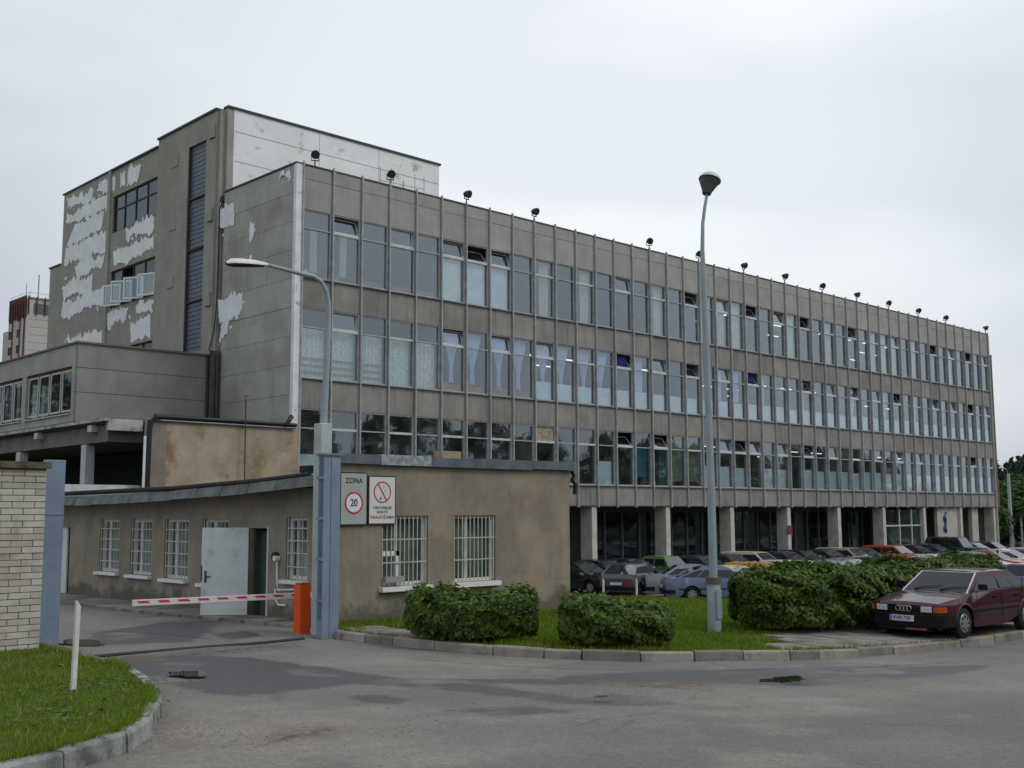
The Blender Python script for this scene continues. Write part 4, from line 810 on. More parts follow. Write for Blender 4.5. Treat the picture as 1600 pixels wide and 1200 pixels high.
def edge_tufts(name,P,Nn,off,n,seed):
    r=np.random.default_rng(seed); i=r.integers(0,len(P)-1,n); t=r.random((n,1)); dens=(np.sin(i*1.7)+np.sin(i*.61+1)+r.normal(0,.5,n))>.0; i=i[dens]; t=t[dens]; n=len(i)
    p=P[i]*(1-t)+P[i+1]*t+Nn[i]*(off+r.normal(0,.03,(n,1))); z=G(p[:,0],p[:,1])+.13; b=np.column_stack([p,z]); h=r.uniform(.05,.12,n); th=r.random(n)*6.283; wd=r.uniform(.005,.010,n)
    dx=np.stack([np.cos(th),np.sin(th),0*th],1)*wd[:,None]; tip=b.copy(); tip[:,:2]+= -Nn[i]*r.uniform(0,.09,(n,1))+r.normal(0,.02,(n,2)); tip[:,2]+=h
    V=np.stack([b-dx,b+dx,tip],1).reshape(-1,3); me=bpy.data.meshes.new(name); me.vertices.add(3*n); me.vertices.foreach_set('co',V.reshape(-1)); me.loops.add(3*n); me.loops.foreach_set('vertex_index',np.arange(3*n)); me.polygons.add(n); me.polygons.foreach_set('loop_start',np.arange(0,3*n,3)); me.update(); me.materials.append(grassm); link(name,me,kind='stuff')
edge_tufts('grass_tufts',PL_,NL_,.15,9000,3); edge_tufts('grass_tufts',PR_,NR_,.17,5000,4)
# broad weed leaves and grit
def scatter(name,m,cx,cy,rx,ry,n,sz,seed,zoff,flat=True):
    r=np.random.default_rng(seed); x=cx+r.normal(0,rx,n); y=cy+r.normal(0,ry,n); P=np.column_stack([x,y,G(x,y)+zoff]); V=leaves(P,np.tile([0,0,1.5],(n,1)),sz,seed); return link(name,quadmesh(name,V,m),kind='stuff')
# ------------------------------------------------------------------ hedges and bushes
hedgem=leafmat('hedge_leaf',(.020,.052,.008),(.125,.18,.022),.5,.3,4)
twig=mat('twig_brown',(.05,.035,.022),.9)
weedm=leafmat('weed_leaf',(.05,.10,.02),(.12,.19,.04),.6,.3,6)
for k,(u,v) in enumerate([(30,1060),(90,1100),(160,1085),(60,1150),(200,1090),(140,1130)]):
    p=gr(u,v); scatter('weeds',weedm,p[0],p[1],.35,.3,60,.035,60+k,.16)
gritm=mat('road_grit',(.19,.175,.155),.9,.3,20)
def grit(cx,cy,rx,ry,n,seed):
    r=np.random.default_rng(seed); b=MB()
    for _ in range(n):
        x=cx+r.normal(0,rx); y=cy+r.normal(0,ry); s_=r.uniform(.003,.010); z=float(G(x,y)); b.add([(x-s_,y-s_*.7,z),(x+s_,y-s_,z),(x+s_*.8,y+s_,z),(x-s_,y+s_*.8,z),(x,y,z+s_*1.1)],[(0,1,4),(1,2,4),(2,3,4),(3,0,4)])
    b.build('road_grit',gritm,kind='stuff')
for k,(u,v,rx,ry,n) in enumerate([(300,1150,.5,.4,160),(480,1140,.7,.5,200),(260,1120,.3,.6,150),(700,1115,.8,.4,120),(940,1088,.5,.3,110),(1230,1064,.5,.3,120),(560,1012,.6,.3,120)]):
    p=gr(u,v); grit(p[0],p[1],rx,ry,n,200+k)
def hedge(name,label,cat,path,H,Wd,n,seed,size=.05,stems=40,e=.78,thin=False):
    r=np.random.default_rng(seed); P=resample(smooth(path,2),.25); c0=P[len(P)//2]; z0=float(G(*c0))+.1; t=thing(name,label,cat,(c0[0],c0[1],z0))
    T=np.gradient(P,axis=0); T/=np.hypot(T[:,0],T[:,1])[:,None]; Nn=np.stack([-T[:,1],T[:,0]],1)
    k=len(P); i=r.uniform(0,k-1.001,n); ii=i.astype(int); f=(i-ii)[:,None]; c=P[ii]*(1-f)+P[ii+1]*f; nv=Nn[ii]*(1-f)+Nn[ii+1]*f
    # superellipse cross section, shell biased
    a=r.uniform(-.3*math.pi,1.3*math.pi,n); rad=1-np.abs(r.normal(0,.16,n)); rad=np.clip(rad,.15,1.05)
    ca,sa=np.cos(a),np.sin(a); X=np.sign(ca)*np.abs(ca)**e; Z=np.sign(sa)*np.abs(sa)**e
    s=i*.25
    lump=1+.05*np.sin(s*1.3+seed+a)+.06*np.sin(s*3.7+a*4+seed)*np.cos(a*3-s)+.05*np.sin(s*7.3-a*7)
    endd=np.minimum(i,k-1-i)*.25; ef=np.sqrt(np.clip(1-(1-np.clip(endd/(Wd*.55),0,1))**2,.0,1)); ef=.35+.65*ef
    den=np.sin(s*2.3+seed*1.7+2*np.cos(a*2))*np.sin(s*5.1-a*4+seed); rad=np.where(den>.45,rad*.82,rad)
    hh=H*(.93+.08*np.sin(s*1.3+seed)+.05*np.sin(s*3.9))
    x=X*rad*lump*Wd/2*ef; z=np.clip(hh*.53+Z*rad*lump*hh*.47*(.75+.25*ef),.03*H+r.uniform(0,.12,n)*H,None)
    z=np.where((z<.25*H)&(r.random(n)<.15),z+.3*H,z)
    gx=c[:,0]+nv[:,0]*x; gy=c[:,1]+nv[:,1]*x; gz=G(gx,gy)+.1+z
    Q=np.stack([gx-c0[0],gy-c0[1],gz-z0],1); Nr=np.stack([nv[:,0]*ca,nv[:,1]*ca,sa],1)
    if thin:
        kp=(z>.38*H)|(r.random(n)<.30+.5*z/H); c,nv,s,x,z,gx,gy,a,ca,sa=[q_[kp] for q_ in (c,nv,s,x,z,gx,gy,a,ca,sa)]; gz=gz[kp]; Q=Q[kp]; Nr=Nr[kp]; n=len(Q)
    # stray shoots on top
    q=r.random(n)<.05; Q[q,2]+=r.uniform(0,.13,q.sum())*H*(sa[q]>0)
    link('foliage',quadmesh('foliage',leaves(Q,Nr,size,seed),hedgem),t)
    # woody core
    b=MB()
    for _ in range(stems):
        j=r.integers(min(2,k//3),max(k-2,k//3+1)); p=P[j]+Nn[j]*r.normal(0,Wd*.16); base=(p[0]-c0[0],p[1]-c0[1],float(G(*p))-.05-z0+.1); l=r.normal(0,.09,2)
        b.tube([base,(base[0]+l[0],base[1]+l[1],base[2]+H*.4),(base[0]+l[0]*2.2,base[1]+l[1]*2.2,base[2]+H*.68)],[.014,.011,.005],5,cap=False)
    o=b.build('stems',twig,parent=t,kind='stuff')
    return t
def pt(u,v,back=0): p=gr(u,v); d=np.array((math.cos(YAW),math.sin(YAW)))*back; return (p[0]+d[0],p[1]+d[1])
hedge('bush','dense clipped green bush beside the gatehouse wall, left of the smaller bush','bush',[pt(646,1012,.5),pt(740,1021,.7),pt(840,1024,.8)],1.03,1.3,34000,3,.056,90,thin=True)
hedge('bush','low ragged green bush right of the gatehouse bush, behind the kerb','bush',[pt(882,1029,.75),pt(960,1033,.8),pt(1046,1031,.85)],.95,1.3,27000,9,.058,80,thin=True)
def lat_pt(u,D): p=CAM+ray(u,900)/np.dot(ray(u,900),cf)*D; return (p[0],p[1])
h1=[lat_pt(1146,22.8),lat_pt(1230,22.9),lat_pt(1320,24.0),lat_pt(1390,26.2),lat_pt(1455,28.6),lat_pt(1500,30),lat_pt(1530,31)]
hedge('hedge','long clipped green hedge running behind the dark red car','hedge',h1,1.34,2.0,140000,5,.056,200,.58)
# small plants against the left lawn / daisies
# ------------------------------------------------------------------ gate posts, rail, barrier
def gpost(px,label,ladder):
    p=gr(*px); z=float(G(p[0],p[1])); t=thing('gate_post',label,'gate post',(p[0],p[1],z),0,'blue grey steel gate posts'); return t,z
PZ=4.72
t,z=gpost((503,999),'blue grey steel gate post by the gatehouse corner, with slotted side','x')
MB().box(0,.37,0,.20,-.1,PZ-z-.06).build('post',bluep,parent=t,bevel=.008); MB().box(.15,.16,-.006,0,0,PZ-z-.1).build('weld_seam',bluepd,parent=t)
for k in range(8):
    MB().box(-.012,-.001,.055,.145,0,.36).build('slot_plate',bluepd,parent=t,loc=(0,0,.35+k*.38))
    if k%2: MB().box(-.03,-.001,-.01,.21,0,.05).build('strap',bluep,parent=t,loc=(0,0,.29+k*.38))
MB().box(-.03,.40,-.03,.23,0,.04).build('cap',mat('cap_grey',(.16,.18,.2),.6),parent=t,loc=(0,0,PZ-z-.06))
MB().box(-.06,.43,-.06,.26,-.1,.03).build('concrete_foot',kerbm,parent=t)
t2,z=gpost((86,1021),'plain blue grey steel gate post at the end of the brick wall','')
MB().box(-.27,.05,0,.13,-.1,4.45-z).build('post',bluep,parent=t2,bevel=.008); MB().box(-.33,-.271,.03,.13,-.1,3.9-z).build('side_channel',bluepd,parent=t2); MB().box(-.271,.051,-.004,0,0,.02).build('seam',bluepd,parent=t2,loc=(0,0,3.55-z))
for k in range(3): MB().box(-.36,-.27,.0,.06,0,.1).build('lug',bluepd,parent=t2,loc=(0,0,.5+k*.9))
a=gr(105,1031); b=gr(475,999)
rail=MB(); pts=[a+(b-a)*q for q in np.linspace(-.05,1,12)]
for off in (0,): rail.tube([(p[0],p[1],float(G(p[0],p[1]))+.012) for p in pts],.03,6)
rail.build('gate_rail',mat('rail_steel',(.03,.028,.03),.7),label='dark steel sliding gate rail set in the road between the gate posts',cat='gate rail')
# barrier
p=pl(472,993,'Z',1.24); bx=thing('boom_barrier','orange barrier cabinet with white boom lowered across the gateway','barrier',(p[0],p[1],1.24))
MB().box(-.13,.11,-.11,.11,0,.97).build('cabinet',orange,parent=bx,bevel=.012); MB().box(-.16,.14,-.14,.14,-.03,.0).build('base_plate',mat('base_steel',(.06,.05,.05),.7),parent=bx)
MB().box(-.115,.095,-.095,.095,0,.03).build('cabinet_lid',mat('orange_lid',(.42,.05,.02),.5),parent=bx,loc=(0,0,.972),bevel=.008)
e0=pl(483,929,'Z',1.98); e1=pl(200,942,'Z',1.98); L=float(np.hypot(*(e1-e0)[:2])); ang=math.atan2(e1[1]-e0[1],e1[0]-e0[0])
bm_=MB().box(0,L,-.025,.025,-.055,.055).build('boom',mat('boom_white',(.62,.60,.57),.55,.08,6),parent=bx,loc=(e0[0]-p[0],e0[1]-.17-p[1],.745),bevel=.004); bm_.rotation_euler=(0,.0,ang)
for k in range(9):
    x0=.25+k*(L-.2)/9
    for yy in (.0265,-.0265): MB().prism([(x0-.0,-.008),(x0+.2,-.008),(x0+.25,.032),(x0+.05,.032)],'y',yy-.0015,yy+.0015).build('red_stripe',redp,parent=bm_)
# brick wall
WY=-20.9; bw=thing('brick_wall','pale silicate brick wall with dark coping at the left edge, behind the lawn','wall',(-18.5,WY,1.5)); O=(-18.5,WY,1.5)
box('mortar_core',mortar,-24,-18.13,WY+.012,WY+.3,1.0,4.3,bw,O)
bl_,bh=.335,.098
bms=[MB().box(0,bl_-.012,0,.1,0,bh-.012).mesh('brick',mm_) for mm_ in (brickm,brickm,brickm2)]
hb=[MB().box(0,bl_/2-.012,0,.1,0,bh-.012).mesh('brick',mm_) for mm_ in (brickm,brickm2)]
for j in range(28):
    z=1.52+j*bh; x=-18.12-(bl_ if j%2 else bl_/2)
    first=True; cnt=0
    while cnt<5:
        if first and j%2==0: me=hb[random.random()<.4]
        else: me=bms[int(rng.integers(0,3)) if z<3.9 else 2]
        link('brick',me,bw,(x-O[0],rng.normal(0,.004),z-O[2])); first=False; x-=bl_; cnt+=1
box('coping',mat('mossy_coping',(.11,.10,.075),.95,.5,5,bump=.8,bscale=20),-24,-18.08,WY-.06,WY+.34,4.28,4.38,bw,O); 
box('footing',plinth,-24,-18.1,WY-.02,WY+.3,.9,1.52,bw,O)
# bollards
def bollard(p,h,lean,label,r=.05):
    z=float(G(p[0],p[1]))+(.12 if h>.9 else 0); t=thing('bollard',label,'bollard',(p[0],p[1],z),0,'short white posts')
    b=MB(); w_=.025; b.box(-w_,w_,-w_,w_,-.1,h-.12); b.add([(-w_,-w_,h-.12),(w_,-w_,h-.12),(w_,w_,h-.12),(-w_,w_,h-.12),(-w_,-w_,h+.02),(-w_,w_,h+.02),(w_,-w_,h-.05),(w_,w_,h-.05)],[(0,1,6,4),(1,2,7,6),(2,3,5,7),(3,0,4,5),(4,6,7,5)])
    o=b.build('post_body',mat('bollard_white',(.62,.62,.60),.7,.15,5),parent=t,bevel=.004); o.rotation_euler=(lean,lean,0)
_bp=gr(114,1084); bollard(pl(114,1084,'Z',float(G(_bp[0],_bp[1]))+.14),.97,.012,'white square post standing on the left lawn, in front of the blue gate post')
for u,lb in ((943,'short white post at the far lawn edge below the grey hatchback'),(995,'short white post at the far lawn edge below the silver saloon, right of the first')):
    p=CAM+ray(u,938)/np.dot(ray(u,938),cf)*34.5; bollard((p[0],p[1]),.62+.12*0+.75-.0-.3,.0,lb)

# ------------------------------------------------------------------ street lamps
p=gr(1117,1000); base=(p[0],p[1],float(G(p[0],p[1]))+.1); D=float(np.dot(p-CAM,cf))
sl=thing('street_lamp','tall pale blue street lamp with bell shaped head, standing by the long hedge','street lamp',base)
def at_y(u,v): q=pl(u,v,'Y',base[1]); return tuple(np.array(q)-np.array(base))
q0=at_y(1117,1000); pth=[(0,0,1.08),at_y(1111,760),at_y(1104,560),at_y(1099,440),at_y(1097.5,390),at_y(1098,350),at_y(1101,325),at_y(1105,302)]
MB().tube([(0,0,-.2),(0,0,.1),(0,0,1.0),(0,0,1.06)],[.135,.135,.135,.10],12).build('base_section',lampgrey,parent=sl,smooth=40)
MB().box(-.09,.06,-.15,-.12,.32,.88).build('hatch',mat('lamp_hatch_paint',(.24,.30,.33),.5),parent=sl)
MB().tube([(0,0,1.0),(0,0,1.12)],.16,12).build('collar',mat('rust_collar',(.12,.09,.07),.8),parent=sl)
MB().tube(pth,[.085,.078,.068,.06,.042,.036,.034,.03],12).build('pole',lampgrey,parent=sl,smooth=60)
hx=at_y(1105,302); 
MB().tube([at_y(1104,303),at_y(1105,298),at_y(1108,284)],[.09,.11,.21],20).build('lamp_shade',mat('lamp_shade_grey',(.06,.065,.06),.6),parent=sl,smooth=40)
c=at_y(1109,282); n=20; b=MB(); rings=[(.235,.0),(.225,.05),(.18,.11),(.10,.155),(.01,.17)]
ax=Vector(at_y(1111.5,270))-Vector(at_y(1105,302)); ax.normalize(); qt=Vector((0,0,1)).rotation_difference(ax)
vs=[Vector(c)+qt@Vector((math.cos(2*math.pi*i/n)*r,math.sin(2*math.pi*i/n)*r,h)) for r,h in rings for i in range(n)]
b.add(vs,[(j*n+i,j*n+(i+1)%n,(j+1)*n+(i+1)%n,(j+1)*n+i) for j in range(4) for i in range(n)]); b.build('lamp_bowl',mat('lamp_bowl_white',(.5,.55,.53),.4),parent=sl,smooth=60)
# left lamp by the gate
bp_=(-12.45,-20.25,1.24); ll=thing('street_lamp','street lamp with long curved arm rising beside the gatehouse gate post','street lamp',bp_)
def at_l(u,v): q=pl(u,v,'Y',bp_[1]); return tuple(np.array(q)-np.array(bp_))
w0=at_l(504,722); w1_=at_l(506,662); xo=w0[0]
MB().box(xo-.13,xo+.13,-.13,.13,-.1,w1_[2]).build('lower_mast',mat('mast_concrete_grey',(.40,.43,.42),.7,.1,3),parent=ll,bevel=.02)
pth=[(xo,0,w1_[2]-.1),at_l(509,600),at_l(513,520),at_l(513.5,475),at_l(510,455),at_l(502,440),at_l(490,432),at_l(472,428),at_l(445,421),at_l(418,414)]
MB().tube(pth,[.075,.065,.055,.05,.048,.046,.044,.042,.038,.035],10).build('curved_pole',lampgrey,parent=ll,smooth=60)
h0=Vector(at_l(420,415)); h1_=Vector(at_l(353,412)); d=(h1_-h0); Lh=d.length; b=MB(); n=12; secs=[(0,.03,.03),(.12,.045,.05),(.35,.09,.075),(.65,.13,.085),(.88,.12,.08),(1,.03,.03)]
vs=[]
for t_,wv,hv in secs:
    c=h0+d*t_
    for i in range(n): a=math.pi*i/(n-1); vs.append((c.x,c.y+math.cos(a)*wv,c.z+math.sin(a)*hv*1.3))
b.add(vs,[(j*n+i,j*n+i+1,(j+1)*n+i+1,(j+1)*n+i) for j in range(5) for i in range(n-1)]); b.build('lamp_head',mat('lamp_head_white',(.62,.64,.62),.4),parent=ll,smooth=50)
vs=[]
for t_,wv,hv in secs[1:]:
    c=h0+d*t_
    for i in range(n): a=math.pi*i/(n-1); vs.append((c.x,c.y+math.cos(a)*wv*.97,c.z-math.sin(a)*hv*.6))
b=MB().add(vs,[(j*n+i,j*n+i+1,(j+1)*n+i+1,(j+1)*n+i) for j in range(4) for i in range(n-1)]); b.build('lamp_lens',mat('lamp_under_dark',(.045,.045,.04),.4),parent=ll,smooth=50)
# far lamp at the right
fp=CAM+ray(1582,860)/np.dot(ray(1582,860),cf)*110; fl_=thing('street_lamp','distant thin pale street lamp at the right edge before the dark trees','street lamp',(fp[0],fp[1],-.2))
MB().tube([(0,0,0),(0,0,7.5)],[.22,.16],8).tube([(1.0,-.6,0),(1.0,-.6,3.3)],.12,6).build('pole',mat('far_lamp_concrete',(.36,.38,.36),.8),parent=fl_)
MB().tube([(0,0,7.4),(-.4,0,7.9),(-1.0,.2,8.1)],.05,6).build('arm',alum,parent=fl_); 
MB().tube([(-1.1,.2,7.95),(-1.05,.2,8.15),(-1,.2,8.25)],[.25,.22,.05],8).build('lamp_head',white,parent=fl_)
# pavement strip along the left wall of the gatehouse
yp=link('pavement',None,None,(-12.4,-12,1.25),kind='structure')
for k in range(24):
    y0=-18.9+k*.75; w_=.55+.75*min(1,max(0,(k+1)/9)); x1=-11.84; n_=1 if w_<.8 else 2
    for q in range(n_):
        xa=x1-(q+1)*w_/n_+.01; xb=x1-q*w_/n_-.01; cx,cy=(xa+xb)/2,y0+.37; z=float(G(cx,cy))+.07+rng.normal(0,.004)
        MB().box(xa+12.4,xb+12.4,y0+12+.01,y0+12+.74,z-1.25-.15,z-1.25).build('paving_slab',slabm if rng.random()<.6 else slabm2,parent=yp)
# ------------------------------------------------------------------ cars
carglass=mat('car_glass',(.012,.016,.017),.04,spec=.45); windg=mat('windscreen_glass',(.02,.024,.026),.03,spec=.5); windg.node_tree.nodes['Principled BSDF'].inputs['IOR'].default_value=2.5; tyre=mat('tyre_rubber',(.014,.014,.014),.85); hub=mat('hubcap_grey',(.28,.29,.30),.35,metal=.5)
trim=mat('black_trim',(.007,.007,.008),.75,spec=.2); under=mat('underbody_dark',(.008,.008,.008),.9); headl=mat('headlight_glass',(.50,.53,.53),.12,spec=.8,coat=.5); amber=mat('amber_lens',(.42,.06,.01),.3,coat=.4); tail=mat('red_lens',(.32,.015,.012),.3,coat=.4)
chrome=mat('bright_trim',(.6,.6,.62),.25,metal=.8); platem=mat('plate_white',(.5,.52,.6),.6)
PAINT={}
def paint(name,c):
    return mat('car_paint_'+name,c,.6,spec=.15,coat=.75)
TYPES={ # L,W(half),front axle,rear axle, shoulder profile [(x,z)], greenhouse (xb0,xt0,xt1,xb1,zroof)
 'saloon':(4.38,.84,.80,3.34,[(0,.70),(.06,.76),(.7,.86),(1.12,.92),(1.2,.93),(3.5,.96),(3.7,.97),(4.3,.92),(4.38,.82)],(1.12,1.92,3.02,3.66,1.38)),
 'hero':(4.38,.84,.80,3.34,[(0,.64),(.06,.70),(.7,.79),(1.12,.85),(1.2,.86),(3.5,.90),(3.7,.91),(4.3,.87),(4.38,.78)],(1.12,1.76,3.0,3.72,1.275)),
 'hatch':(3.95,.83,.78,3.2,[(0,.68),(.06,.76),(.6,.86),(1.05,.92),(1.12,.94),(3.5,.97),(3.82,.98),(3.92,.85),(3.95,.8)],(1.05,1.75,3.05,3.78,1.40)),
 'estate':(4.4,.84,.80,3.35,[(0,.70),(.06,.78),(.7,.88),(1.1,.93),(1.2,.95),(3.6,.96),(4.2,.97),(4.36,.9),(4.4,.8)],(1.1,1.8,3.95,4.28,1.43)),
 'classic':(4.1,.80,.78,3.2,[(0,.72),(.05,.80),(.6,.88),(1.15,.93),(1.25,.95),(3.2,.96),(3.45,.97),(4.0,.92),(4.1,.82)],(1.2,1.65,2.95,3.35,1.44)),
 'fastback':(4.6,.89,.88,3.56,[(0,.66),(.06,.74),(.7,.84),(1.2,.91),(1.35,.93),(3.8,.97),(4.1,.97),(4.52,.93),(4.6,.8)],(1.22,2.1,3.1,4.2,1.40)),
 'suv':(4.3,.88,.82,3.25,[(0,.85),(.05,1.0),(.6,1.08),(1.2,1.12),(1.3,1.13),(3.7,1.14),(4.1,1.14),(4.28,1.05),(4.3,.9)],(1.25,1.75,3.95,4.2,1.82)),
 'van':(4.6,.92,.85,3.6,[(0,.85),(.05,.95),(.35,1.05),(.6,1.1),(.8,1.12),(3.9,1.14),(4.4,1.14),(4.58,1.05),(4.6,.9)],(.55,1.15,4.35,4.55,1.95)),
}
wheel_cache={}
def car(label,cat,x,y,ang,typ,col,group=None,hero=False,name='parked_car',z=None,seats=True):
    L,W,fa,ra,prof,(b0,t0,t1,b1,zr)=TYPES[typ]; R=.30 if typ not in('suv','van') else .35; z=float(G(x,y)) if z is None else z
    T=thing(name,label,cat,(x,y,z),ang,group); pm_=paint(*col)
    X=lambda v:L/2-v     # local: +x is forward
    zp=lambda v: float(np.interp(v,[p[0] for p in prof],[p[1] for p in prof])); 
    yw=lambda v,w=W: w-.13*max(0,1-v/.45)**2-.10*max(0,1-(L-v)/.4)**2
    z0=.20; zm=R+.37; ar=R+.055; b=MB()
    zm_=lambda v: min(zm,zp(v)-.03)
    # lower side with wheel arches
    for sy in (-1,1):
        pts=[(.06,z0+.05)]
        for c in (fa,ra):
            a0=math.asin(max(-1,min(1,(z0-R)/ar)))
            pts.append((c-ar*math.cos(a0),z0))
            for k in range(1,10): a=math.pi-a0-(math.pi-2*a0)*k/10; pts.append((c+ar*math.cos(a),R+ar*math.sin(a)))
            pts.append((c+ar*math.cos(a0),z0))
        pts.append((L-.06,z0+.05))
        # top line stations
        st=sorted(set([p[0] for p in prof]+[fa,ra,fa-.3,fa+.3,ra-.3,ra+.3,2.0,2.5]))
        up=[(v,zm_(v)) for v in st]
        def low(v):   # bottom z of body side at station v
            for c in (fa,ra):
                if abs(v-c)<ar: return R+math.sqrt(ar*ar-(v-c)**2)
            return z0+ (.05 if v<.05 or v>L-.05 else 0)
        fine=sorted(set([round(v,3) for v in st]+[round(p[0],3) for p in pts]))
        vs=[]; 
        for v in fine:
            lz=low(v); mz=max(zm_(v),lz+.01)
            vs+=[(X(v),sy*(yw(v)-.035),min(lz,mz-.005)),(X(v),sy*yw(v),max(min(.48,mz-.004),min(lz,mz-.005)+.002)),(X(v),sy*(yw(v)-.005),mz),(X(v),sy*(yw(v)-.055),zp(v))]
        b.add(vs,[(4*i+j,4*i+4+j,4*i+5+j,4*i+1+j) for i in range(len(fine)-1) for j in range(3)])
    # deck
    st=[p[0] for p in prof]; fr=[-1,-.55,0,.55,1]; vs=[]
    for v in st:
        for f in fr: vs.append((X(v),f*(yw(v)-.055),zp(v)+.022*(1-f*f)))
    b.add(vs,[(5*i+j,5*i+5+j,5*i+6+j,5*i+1+j) for i in range(len(st)-1) for j in range(4)])
    for v in (0,L):   # nose and tail
        w_=yw(v); vs=[]
        for zz,ww,dx in ((z0+.05,w_-.035,.03),(.48,w_,0),(zm_(v),w_-.005,0),(zp(v),w_-.055,0)):
            for f in fr: vs.append((X(v)-(dx if v==0 else -dx),f*ww,zz+(.022*(1-f*f) if zz==zp(v) else 0)))
        b.add(vs,[(5*i+j,5*i+5+j,5*i+6+j,5*i+1+j) for i in range(3) for j in range(4)])
    # greenhouse shell
    yb=W-.085; yt=W-(.24 if not hero else .21); zb0=zp(b0)-.01; zb1=zp(b1)-.01
    pts=lambda f:[(X(b0),f*yb,zb0),(X(t0),f*yt,zr-.03),(X(t1),f*yt,zr-.03),(X(b1),f*yb,zb1)]
    for f in (-1,1):
        q=pts(f); b.add(q,[(0,1,2,3)])
    b.add(pts(-1)+pts(1),[(0,1,5,4),(2,3,7,6)])
    vs=[]
    for v,zz in ((t0,zr-.03),(t0+.12,zr-.008),((t0+t1)/2,zr),(t1-.12,zr-.01),(t1,zr-.03)):
        for f in fr: vs.append((X(v),f*yt,zz-(.02 if abs(f)==1 and zz>zr-.02 else 0)+.018*(1-f*f)))
    b.add(vs,[(5*i+j,5*i+5+j,5*i+6+j,5*i+1+j) for i in range(4) for j in range(4)])
    body=b.build('body',pm_,parent=T,smooth=28); 
    bm=bmesh.new(); bm.from_mesh(body.data); bmesh.ops.remove_doubles(bm,verts=bm.verts,dist=.004); bmesh.ops.recalc_face_normals(bm,faces=bm.faces); bm.to_mesh(body.data); bm.free(); body.data.set_sharp_from_angle(angle=math.radians(28)); bv=body.modifiers.new('bevel','BEVEL'); bv.width=.022; bv.segments=2; bv.limit_method='ANGLE'; bv.angle_limit=math.radians(24); bv.harden_normals=True
    MB().box(X(L-.12),X(.12),-(W-.22),W-.22,.17,.66).build('underbody',under,parent=T)
    # panes
    def quadpane(nm,P,ins,m=carglass,off=.006,parent=T):
        P=[Vector(p) for p in P]; c=sum(P,Vector())/len(P); nrm=(P[1]-P[0]).cross(P[2]-P[0]).normalized()
        if nrm.dot(c-Vector((0,0,.9)))<0: nrm=-nrm
        Q=[c+(p-c)*ins for p in P]; n=len(Q); return MB().add([q+nrm*off for q in Q]+[q-nrm*.01 for q in Q],[tuple(range(n)),tuple(range(2*n-1,n-1,-1))]+[(i,(i+1)%n,n+(i+1)%n,n+i) for i in range(n)]).build(nm,m,parent=parent)
    l,r_=pts(1),pts(-1)
    if hero: quadpane('windscreen_surround',[l[0],l[1],r_[1],r_[0]],.955,chrome,.005)
    quadpane('windscreen',[l[0],l[1],r_[1],r_[0]],.90,m=carglass if hero else windg,off=.009); quadpane('rear_window',[l[2],l[3],r_[3],r_[2]],.86)
    for f,q in ((1,l),(-1,r_)):
        bt=lambda t:Vector(q[0]).lerp(Vector(q[3]),t); tp=lambda t:Vector(q[1]).lerp(Vector(q[2]),t)
        span=(b1-b0); ups=Vector((0,0,.035)); 
        bx=lambda v:Vector((X(v),f*yb,zp(v)+.03)); tx=lambda v:Vector((X(v),f*yt,zr-.075))
        # keep pane edges inside slanted pillars
        fa_=t0-b0; mid=b0+(b1-b0)*.47 if typ!='van' else b0+1.0; mid=min(max(mid,t0+.3),t1-.3)
        S=[(b0+.16,t0+.05,mid-.03,mid-.03)]
        if typ in('saloon','classic','hero'): S.append((mid+.03,mid+.03,t1-.08,b1-.2))
        elif typ=='fastback': S+= [(mid+.03,mid+.03,t1-.15,t1+.2),(t1+.25,t1-.09,t1-.02,b1-.25)]
        elif typ=='hatch': S.append((mid+.03,mid+.03,t1-.1,b1-.25))
        else:
            m2=mid+.95; S+= [(mid+.03,mid+.03,m2,m2),(m2+.07,m2+.07,t1-.12,b1-.12)]
        for (x0,x1,x2,x3) in S:
            quadpane('side_window',[bx(x0),tx(x1),tx(x2),bx(x3)],.985,off=.008)
    # wheels
    for c in (fa,ra):
        for f in (-1,1):
            key=(R,hero)
            if key not in wheel_cache:
                n=24; wy=.18; tb=MB().tube([(0,-wy/2,0),(0,-wy/2+.02,0),(0,wy/2-.02,0),(0,wy/2,0)],[R-.03,R,R,R-.03],n).mesh('tyre',tyre,smooth=40)
                hb_=MB().tube([(0,.0,0),(0,.012,0),(0,.022,0)],[R*.62,R*.58,R*.12],n)
                if hero:
                    for k in range(12): a=2*math.pi*k/12; hb_.box(-.008,.008,.018,.03,-.01,.01)
                hb2=hb_.mesh('hubcap',hub,smooth=30); slots=MB()
                for k in range(8 if hero else 5):
                    a=2*math.pi*k/(8 if hero else 5); ca,sa=math.cos(a),math.sin(a); r1,r2=R*.34,R*.5; w2=R*.06
                    slots.add([(ca*r1-sa*w2,.02,sa*r1+ca*w2),(ca*r1+sa*w2,.02,sa*r1-ca*w2),(ca*r2+sa*w2*1.4,.017,sa*r2-ca*w2*1.4),(ca*r2-sa*w2*1.4,.017,sa*r2+ca*w2*1.4)],[(0,1,2,3)])
                wheel_cache[key]=(tb,hb2,slots.mesh('slots',trim))
            tb,hb2,sl_=wheel_cache[key]
            wo=link('wheel',tb,T,(X(c),f*(W-.115),R)); h_=link('hubcap',hb2,wo,(0,f*.085,0)); s_=link('hubcap_slots',sl_,wo,(0,f*.086+f*.003,0))
            if f<0: h_.rotation_euler=(0,0,math.pi); s_.rotation_euler=(0,0,math.pi)
    # bumpers, lights, grille, plates
    fx=X(0)
